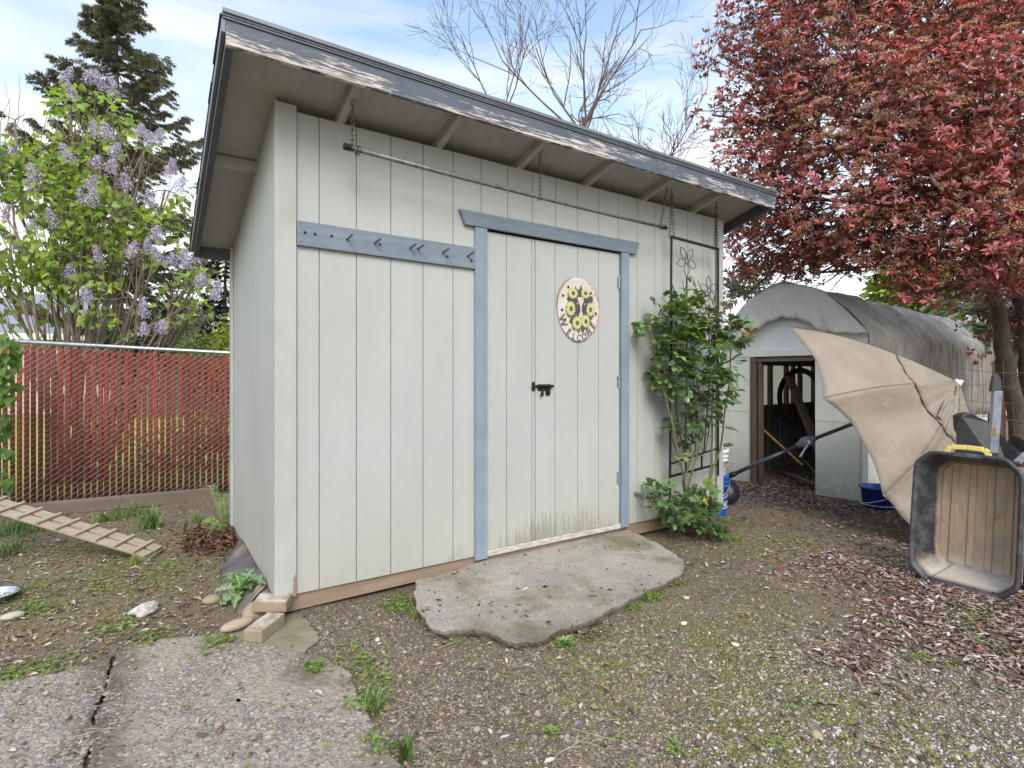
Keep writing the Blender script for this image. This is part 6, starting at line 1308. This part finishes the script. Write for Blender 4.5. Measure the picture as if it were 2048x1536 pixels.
# gravel
v = cand(46000); x, y = v[:,0], v[:,1]; a, b_ = onslab(v); w = .08+.75*zw(GRAVZ,x,y)+.18*zw(WHITEZ,x,y); w *= .55+.45*vnoise(np.column_stack([v,v[:,0]]),4.0,2)+.3
w *= 1-.7*np.clip(zw(LEAFZ,x,y),0,1); w = np.where(x < -.35, w*.16+.05, w); k = free(v) & ~a & ~b_ & (rg.random(len(v)) < w*.9); v = v[k][:34000]; n = len(v)
c = np.array([[.18,.155,.12],[.24,.205,.15],[.34,.28,.185],[.145,.125,.105],[.38,.33,.25],[.28,.19,.11],[.21,.20,.185]])[rg.integers(0,7,n)]*rg.uniform(.7,1.25,(n,1))
put('gravel', v, ICO, np.exp(rg.normal(math.log(.0040),.42,n)), c, M_ATT, (1.15,1,.6), .25, .6, label='small grey and brown stones of the gravel yard', cat='gravel')
# white chips / fallen petals
v = cand(24000); x, y = v[:,0], v[:,1]; a, b_ = onslab(v); w = .03+.68*zw(WHITEZ,x,y); w = np.where(x < -.3, .035, w)*(.7+.6*vnoise(np.column_stack([v,v[:,0]]),3.1,5)); w = np.where(a|b_, .012, w)
k = free(v) & (rg.random(len(v)) < w); v = v[k][:17000]; n = len(v); c = np.array([.56,.53,.48])*rg.uniform(.55,1.2,(n,1))+rg.uniform(-.03,.03,(n,3))
CHIP = ([(-.5,-.3,0),(.4,-.45,.1),(.6,.1,0),(.2,.5,.15),(-.4,.45,0),(0,0,.35),(-.45,-.25,-.3),(.4,-.4,-.3),(.5,.1,-.3),(.2,.45,-.3),(-.4,.4,-.3)],[(0,1,5),(1,2,5),(2,3,5),(3,4,5),(4,0,5),(6,7,1,0),(7,8,2,1),(8,9,3,2),(9,10,4,3),(10,6,0,4)])
put('white_chips', v, CHIP, np.exp(rg.normal(math.log(.0062),.42,n)), c, M_ATT, (1.1,.9,.55), .35, .9, label='white chips and fallen petals scattered over the lower right gravel', cat='gravel chips')
# half-set stones in the exposed aggregate
v = cand(60000); a, b_ = onslab(v); k = b_ & (v[:,1] < 1); v = v[k][:13000]; n = len(v); c = np.array([[.24,.235,.23],[.34,.29,.24],[.38,.32,.25],[.20,.185,.175],[.30,.24,.18]])[rg.integers(0,5,n)]*rg.uniform(.75,1.3,(n,1))
dirtm = vnoise(np.column_stack([v,v[:,0]*0]),1.7,7) > .35; c[dirtm] *= .6
put('path_stones', v, ICO, np.exp(rg.normal(math.log(.0068),.3,n)), c, M_ATT, (1.2,.95,.38), -.45, .25, label='small stones half set in the surface of the aggregate path', cat='path stones')
# leaf litter
DRY = ([(0,0,0),(-.5,.3,.18),(0,.35,0),(.5,.3,.22),(-.36,.7,.20),(0,.72,-.03),(.36,.7,.12),(0,1,.14)], LEAF[1])
v = np.concatenate([cand(60000), candfar(40000)]); rg.shuffle(v); x, y = v[:,0], v[:,1]; a, b_ = onslab(v); w = .010+np.clip(zw(LEAFZ,x,y),0,1.3)*.95; w *= .7+.5*vnoise(np.column_stack([v,v[:,0]]),3.3,8); w = np.where(x < -.25, .07, w); w = np.where(a|b_, .003, w)
k = free(v) & (rg.random(len(v)) < w); v = v[k][:27000]; n = len(v); c = np.array([[.40,.30,.25],[.48,.39,.335],[.29,.19,.145],[.56,.49,.45],[.19,.11,.085],[.36,.23,.165],[.14,.085,.065]])[rg.integers(0,7,n)]*rg.uniform(.6,1.15,(n,1)); red = rg.random(n) < .006; c[red] = [.45,.05,.05]
put('leaf_litter', v, DRY, rg.uniform(.018,.044,n), c, M_ATL, (.36,1,.8), .25, .55, label='dry pinkish brown leaves strewn over the yard by the tub and greenhouse', cat='fallen leaves')
# crumbs of bark and soil
v = cand(26000); x, y = v[:,0], v[:,1]; a, b_ = onslab(v); k = free(v) & (rg.random(len(v)) < np.where(x < -.2, .42, .10)*np.where(b_, .06, 1)*np.where(a, .45, 1)); v = v[k][:15000]; n = len(v)
c = np.array([[.17,.12,.08],[.26,.19,.13],[.10,.075,.05],[.34,.26,.18]])[rg.integers(0,4,n)]*rg.uniform(.7,1.2,(n,1)); put('soil_crumbs', v, CHIP, np.exp(rg.normal(math.log(.012),.4,n)), c, M_ATT, (1.2,.6,.45), .3, .9, label='crumbs of bark and soil over the left yard', cat='soil')
# twigs
v = cand(2600); a, b_ = onslab(v); k = free(v) & ~a & (rg.random(len(v)) < .16); v = v[k][:420]; mb = MB(); rr = random.Random(2)
for (x, y), z in zip(v, surf(v)):
    an = rr.uniform(0,6.28); l = rr.uniform(.05,.17); d = Vector((math.cos(an),math.sin(an),0)); sdv = Vector((-d.y,d.x,0)); cv = rr.uniform(-.12,.12); mb.tube([Vector((x,y,z+.004))+d*l*f+sdv*l*cv*math.sin(3.1*f)+Vector((0,0,.006*math.sin(3*f))) for f in (0,.25,.5,.75,1)], [.0018,.0016,.0014,.0012,.0008], 4, cap=False)
o = mb.build('fallen_twigs', simple('twig_litter', (.30,.235,.165), .85, 0, .4, 6, .1)); tag(o, 'thin fallen twigs and pine straw lying over the yard', 'twigs', kind='stuff')
# low weeds: clumps of small round leaves
CL = []
for px, py, r, n_ in [(800,1215,.08,240),(780,1180,.07,150),(1300,1190,.06,170),(1340,1165,.06,150),(1362,1140,.03,60),(1255,1215,.05,80),(730,1330,.08,130),(750,1372,.07,110),(700,1300,.08,50),(730,1420,.05,60),(760,1500,.05,60),(630,1352,.026,130),(60,1220,.10,260),(30,1190,.1,130),(300,1288,.07,90),(300,1270,.06,60),(230,1260,.09,120),(20,1350,.10,110),(85,1335,.10,130),(150,1160,.22,300),(320,1140,.2,160),(100,1110,.25,280),(1460,1080,.08,170),(1470,1045,.10,160),(1560,1080,.2,150),(1800,1265,.08,50),(1940,1255,.10,90),(1960,1230,.08,60),(2010,1300,.08,50),(1850,1320,.06,40),(1640,1430,.08,50),(1560,1500,.04,26),(960,1260,.02,16),(918,1285,.02,18),(1130,1290,.04,26),(1500,1235,.3,60),(1100,1465,.02,10),(1860,1500,.15,50),(250,1180,.3,180),(430,1300,.06,110),(460,1290,.03,60),(1350,1500,.03,14),(1000,1420,.25,30),(1200,1330,.3,40),(380,1075,.25,150)]:
    c = G(px,py); n_ = int(n_*.8); q = rg.normal(0,r*.75,(n_,2)); CL.append(np.array([c.x,c.y])+q)
v = np.concatenate(CL+[cand(300)[:600]]); a, b_ = onslab(v); k = free(v) & ~a; v = v[k]; n = len(v); z = surf(v); hgt = rg.uniform(.003,.020,n); P_ = np.column_stack([v,z+hgt]); 
c = np.array([.17,.255,.06])*rg.uniform(.6,1.5,(n,1))+(rg.random((n,1)) < .25)*np.array([.08,.07,.0]); mweed = leafmat('weed_leaf', .55, .35, .3, (1.2,1.2,.4))
P3 = P_.repeat(3,0); a_ = (np.tile([0,2.09,4.18],n)+rg.uniform(0,6.28,n).repeat(3)); L3 = rg.uniform(.006,.016,n*3); dd = np.column_stack([np.cos(a_),np.sin(a_),rg.uniform(0,.6,n*3)])
o = scatter('low_weeds', LEAF[0], LEAF[1], P3, frames(dd, np.column_stack([rg.normal(0,.3,(n*3,2)),np.ones(n*3)])), np.stack([L3*.75,L3,L3],1), c.repeat(3,0), mweed); tag(o, 'low clover and weeds sprouting along slab edges and over the soil', 'weeds', kind='stuff')
# moss cushions
v = cand(30000); x, y = v[:,0], v[:,1]; a, b_ = onslab(v); w = np.clip(zw(MOSSZ,x,y),0,1)*.4*(vnoise(np.column_stack([v,v[:,0]]),4.4,3) > 0); k = free(v) & ~a & ~b_ & (rg.random(len(v)) < w); v = v[k][:6000]; n = len(v)
put('moss', v, ICO, rg.uniform(.004,.009,n), np.array([.17,.17,.04])*rg.uniform(.6,1.3,(n,1)), M_ATT, (1.3,1.3,.5), .1, .2, label='yellow green moss cushions over the damp soil', cat='moss')
# ---- grass tufts
def grass(px, py, n, h, r, col, label, bend=.6, seed=1, z=0, direc=None, wd=.0045, name='grass_tuft'):
    g_ = np.random.default_rng(seed); c = G(px,py); cz = ghf(c.x,c.y)+z; mbv, mbf = [], []; cols_ = []
    for i in range(n):
        a = g_.uniform(0,6.28); q = Vector((c.x+g_.normal(0,r), c.y+g_.normal(0,r), cz)); hd = Vector((math.cos(a),math.sin(a),0)); 
        if direc: hd = (hd*.5+Vector(direc)).normalized()
        L = h*g_.uniform(.6,1.15); bd = bend*g_.uniform(.4,1.3); sd = Vector((-hd.y,hd.x,0))*wd*g_.uniform(.7,1.2); b = len(mbv); m = 6
        for k in range(m+1):
            f = k/m; p = q+hd*(L*bd*f*f)+Vector((0,0,L*(f-bd*.48*f**2.4))); w_ = (1-f**2)*1.0+.05; mbv += [tuple(p-sd*w_), tuple(p+sd*w_)]; 
        for k in range(m): mbf.append((b+2*k,b+2*k+1,b+2*k+3,b+2*k+2))
        cc = np.array(col)*g_.uniform(.6,1.4); cols_ += [(cc[0],cc[1],cc[2],1)]*(2*(m+1))
    me = bpy.data.meshes.new(name); me.from_pydata(mbv, [], mbf); at = me.attributes.new('col','FLOAT_COLOR','POINT'); at.data.foreach_set('color', np.array(cols_,np.float32).ravel()); me.materials.append(mgrass); o = link(name, me); tag(o, label, 'grass', 'grass tufts'); return o
mgrass = leafmat('grass_blade', .45, .35, .4, (1.2,1.2,.5))
grass(298,1058,120,.20,.045,(.17,.26,.09),'tall grey green grass tuft near the middle of the timber by the red fence',.5,1)
grass(268,1030,90,.16,.08,(.14,.22,.06),'shorter grass tuft between the timber and the tall grey green tuft',.6,2)
grass(215,1040,60,.11,.035,(.15,.25,.05),'low grass tuft right behind the poultry ramp',.7,3)
grass(35,1060,150,.17,.12,(.12,.22,.06),'dense grass tuft under the poultry ramp',.8,4)
grass(0,1110,90,.15,.09,(.11,.19,.055),'grass tuft at the left edge below the poultry ramp',.7,5)
grass(175,1060,60,.09,.035,(.14,.24,.05),'thin low grass beside the upper part of the ramp',.7,6)
grass(270,1128,10,.13,.02,(.25,.36,.06),'few yellow green blades poking from under the ramp end',.7,7)
grass(1295,1062,130,.27,.022,(.22,.34,.09),'long grass tuft lying flat on the back corner of the concrete slab',1.0,8,.02,(.6,-.55,0))
grass(1285,1198,70,.075,.02,(.20,.31,.07),'fine grass tuft at the right edge of the concrete slab',.6,9)
grass(740,1415,50,.085,.035,(.16,.24,.07),'grass tuft along the right edge of the aggregate path',.5,10)
grass(812,1515,36,.10,.012,(.10,.17,.05),'dark narrow grass tuft at the bottom of the aggregate path',.35,11)
grass(390,1045,24,.12,.04,(.16,.24,.08),'sparse grass blades near the fern',.4,12)
grass(212,1186,8,.08,.01,(.28,.36,.08),'small yellow blades sprouting in the middle of the left yard',.5,13)
grass(335,1135,10,.07,.02,(.20,.30,.07),'little grass sprig on the bare soil right of the ramp end',.5,14)
grass(832,1240,26,.07,.008,(.19,.27,.08),'short grass sprig at the left corner of the slab',.4,15)
grass(1410,1060,80,.11,.05,(.13,.22,.06),'grass at the foot of the climbing rose',.7,16)
# ---- thistle
th = empty('thistle', (G(480,1200).x,G(480,1200).y,0), 'spiny green thistle with white veined leaves growing by the shed corner', 'plant'); mth_ = leafmat('thistle_leaf', .5, .25, .4, (1.1,1.2,.6))
tc_ = G(482,1203); tc_.z = .01
for i, (tx, ty, dd_, col, wd) in enumerate([(428,1185,3.05,(.26,.38,.20),.028),(437,1212,3.0,(.16,.26,.12),.03),(440,1233,2.98,(.18,.28,.15),.03),(440,1158,3.2,(.15,.26,.10),.03),(512,1136,3.1,(.17,.27,.13),.03),(532,1172,2.95,(.16,.26,.13),.03),(470,1148,3.12,(.16,.30,.06),.036),(483,1150,3.18,(.15,.28,.05),.032),(505,1180,3.0,(.14,.25,.08),.028),(458,1180,3.1,(.13,.24,.08),.03),(466,1240,2.92,(.19,.31,.08),.022)]):
    tp = D(tx,ty,dd_); tp.z = max(.015, tp.z); a = tc_+Vector((0,0,.01)); d = tp-a; L = d.length; u = d.normalized(); sdv = u.cross(Vector((0,-.5,1))).normalized(); up = sdv.cross(u); mbv, mbf, cl2 = [], [], []; m = 30
    for k in range(m+1):
        f = k/m; p = a+u*L*f+Vector((0,0,1))*L*.28*math.sin(math.pi*f**.8); w = wd*(math.sin(math.pi*min(1,f*.92+.06))**.7)*(1.0 if k % 3 else .52)*(1.25 if k % 3 == 1 else 1); ruf = .010*math.sin(k*1.3+i)
        mbv += [tuple(p-sdv*w+up*(.012+ruf)), tuple(p-sdv*w*.14), tuple(p+up*.001), tuple(p+sdv*w*.14), tuple(p+sdv*w+up*(.012-ruf))]; cl2 += [(*col,1),(*[x*1.05 for x in col],1),(.48,.55,.42,1),(*[x*1.05 for x in col],1),(*col,1)]
    for k in range(m):
        for j in range(4): mbf.append((5*k+j,5*k+j+1,5*k+j+6,5*k+j+5))
    me = bpy.data.meshes.new('leaf'); me.from_pydata(mbv,[],mbf); at = me.attributes.new('col','FLOAT_COLOR','POINT'); at.data.foreach_set('color', np.array(cl2,np.float32).ravel()); me.materials.append(mth_); me.polygons.foreach_set('use_smooth',[True]*len(mbf)); link('leaf', me, th)
# ---- sword fern beside the left wall
fe = empty('fern', (G(452,1062).x,G(452,1062).y,0), 'green sword fern with a few brown dead fronds against the left wall of the shed', 'fern'); fc = G(448,1066); fc.z = .03
def frond(tx, ty, dd_, col, name='frond', w0=.036, arch=.25, ragged=.06):
    tp = D(tx,ty,dd_); d = tp-fc; L = d.length; u = d.normalized(); sdv = u.cross(Vector((0,-.6,1))).normalized(); P_, Dd, Ss, Nn = [], [], [], []; mb = MB(); pts = []; m = 34
    for k in range(m+1):
        f = k/m; p = fc+d*f+Vector((0,0,1))*L*arch*math.sin(math.pi*f); pts.append(p)
    mb.tube(pts, [.003*(1-.7*k/m) for k in range(m+1)], 4, cap=False)
    for k in range(3,m):
        f = k/m; w = w0*math.sin(math.pi*min(1,f*.85+.12))**.8
        for sg in (-1,1):
            if random.random() < ragged: continue
            P_.append(tuple(pts[k])); Dd.append(tuple(sdv*sg+u*.25+Vector((0,0,-.15)))); Nn.append(tuple(sdv.cross(u)*-1)); Ss.append((w*.20,w,w*.5))
    fr_ = mb.build(name, M_TWIG, fe); n = len(P_)
    scatter('pinnae', LEAF[0], LEAF[1], np.array(P_), frames(np.array(Dd),np.array(Nn)), np.array(Ss), np.array(col)*rg.uniform(.75,1.25,(n,1)), mth_, fr_)
for a in ((412,978,4.9,(.20,.32,.09)),(420,985,4.7,(.18,.30,.05)),(440,1000,4.6,(.17,.30,.05)),(402,1045,4.4,(.19,.33,.05)),(410,1062,4.3,(.18,.31,.05)),(443,1070,4.2,(.17,.32,.05)),(462,1035,4.25,(.16,.28,.05)),(455,990,4.8,(.17,.27,.06)),(425,1070,4.25,(.20,.35,.05))): frond(*a)
for a in ((376,980,4.9),(385,1010,4.7),(392,970,5.0),(380,1085,4.3),(405,1090,4.2)): frond(a[0],a[1],a[2],(.17,.09,.05),'dead_frond',.03,.15,.2)
# ---- heap of dead brown fronds
v0 = G(432,1085); q = rg.normal(0,1,(900,3))*np.array([.10,.16,.028]); q[:,2] = np.abs(q[:,2])+.01; Pm = np.array([v0.x,v0.y,0])+q; n = len(Pm); Ls = rg.uniform(.03,.09,n)
o = scatter('dead_fronds', DRY[0], DRY[1], Pm, frames(rvec(n,rg)*np.array([1,1,.5]), rvec(n,rg)), np.stack([Ls*.22,Ls,Ls],1), np.array([.16,.095,.06])*rg.uniform(.5,1.5,(n,1)), M_ATL); tag(o, 'heap of dead dark brown fern fronds at the foot of the left wall', 'plant litter', kind='stuff')
# seedling sprouts here and there
for i, (px, py, h, lb) in enumerate([(1105,1466,.035,'tiny four leaved seedling near the bottom middle of the gravel'),(1130,1292,.05,'spindly weed seedling just below the lowest tip of the slab'),(1350,1480,.03,'small seedling with a red leaf beside it in the lower gravel'),(1238,1470,.02,'little two leaved sprout right of the four leaved seedling')]):
    c = G(px,py); n = 6 if i != 1 else 16; g_ = np.random.default_rng(i); a = g_.uniform(0,6.28,n); P_ = np.tile([c.x,c.y,ghf(c.x,c.y)+.004],(n,1)); P_[:,2] += g_.uniform(0,h*.5,n); o = scatter('seedling', LEAF[0], LEAF[1], P_, frames(np.column_stack([np.cos(a),np.sin(a),g_.uniform(.1,.7,n)]), np.tile([0,0,1.0],(n,1))), np.stack([np.full(n,h*.35),np.full(n,h),np.full(n,h)],1), np.array([.22,.36,.10])*g_.uniform(.8,1.2,(n,1)), mweed); tag(o, lb, 'plant', 'seedlings')
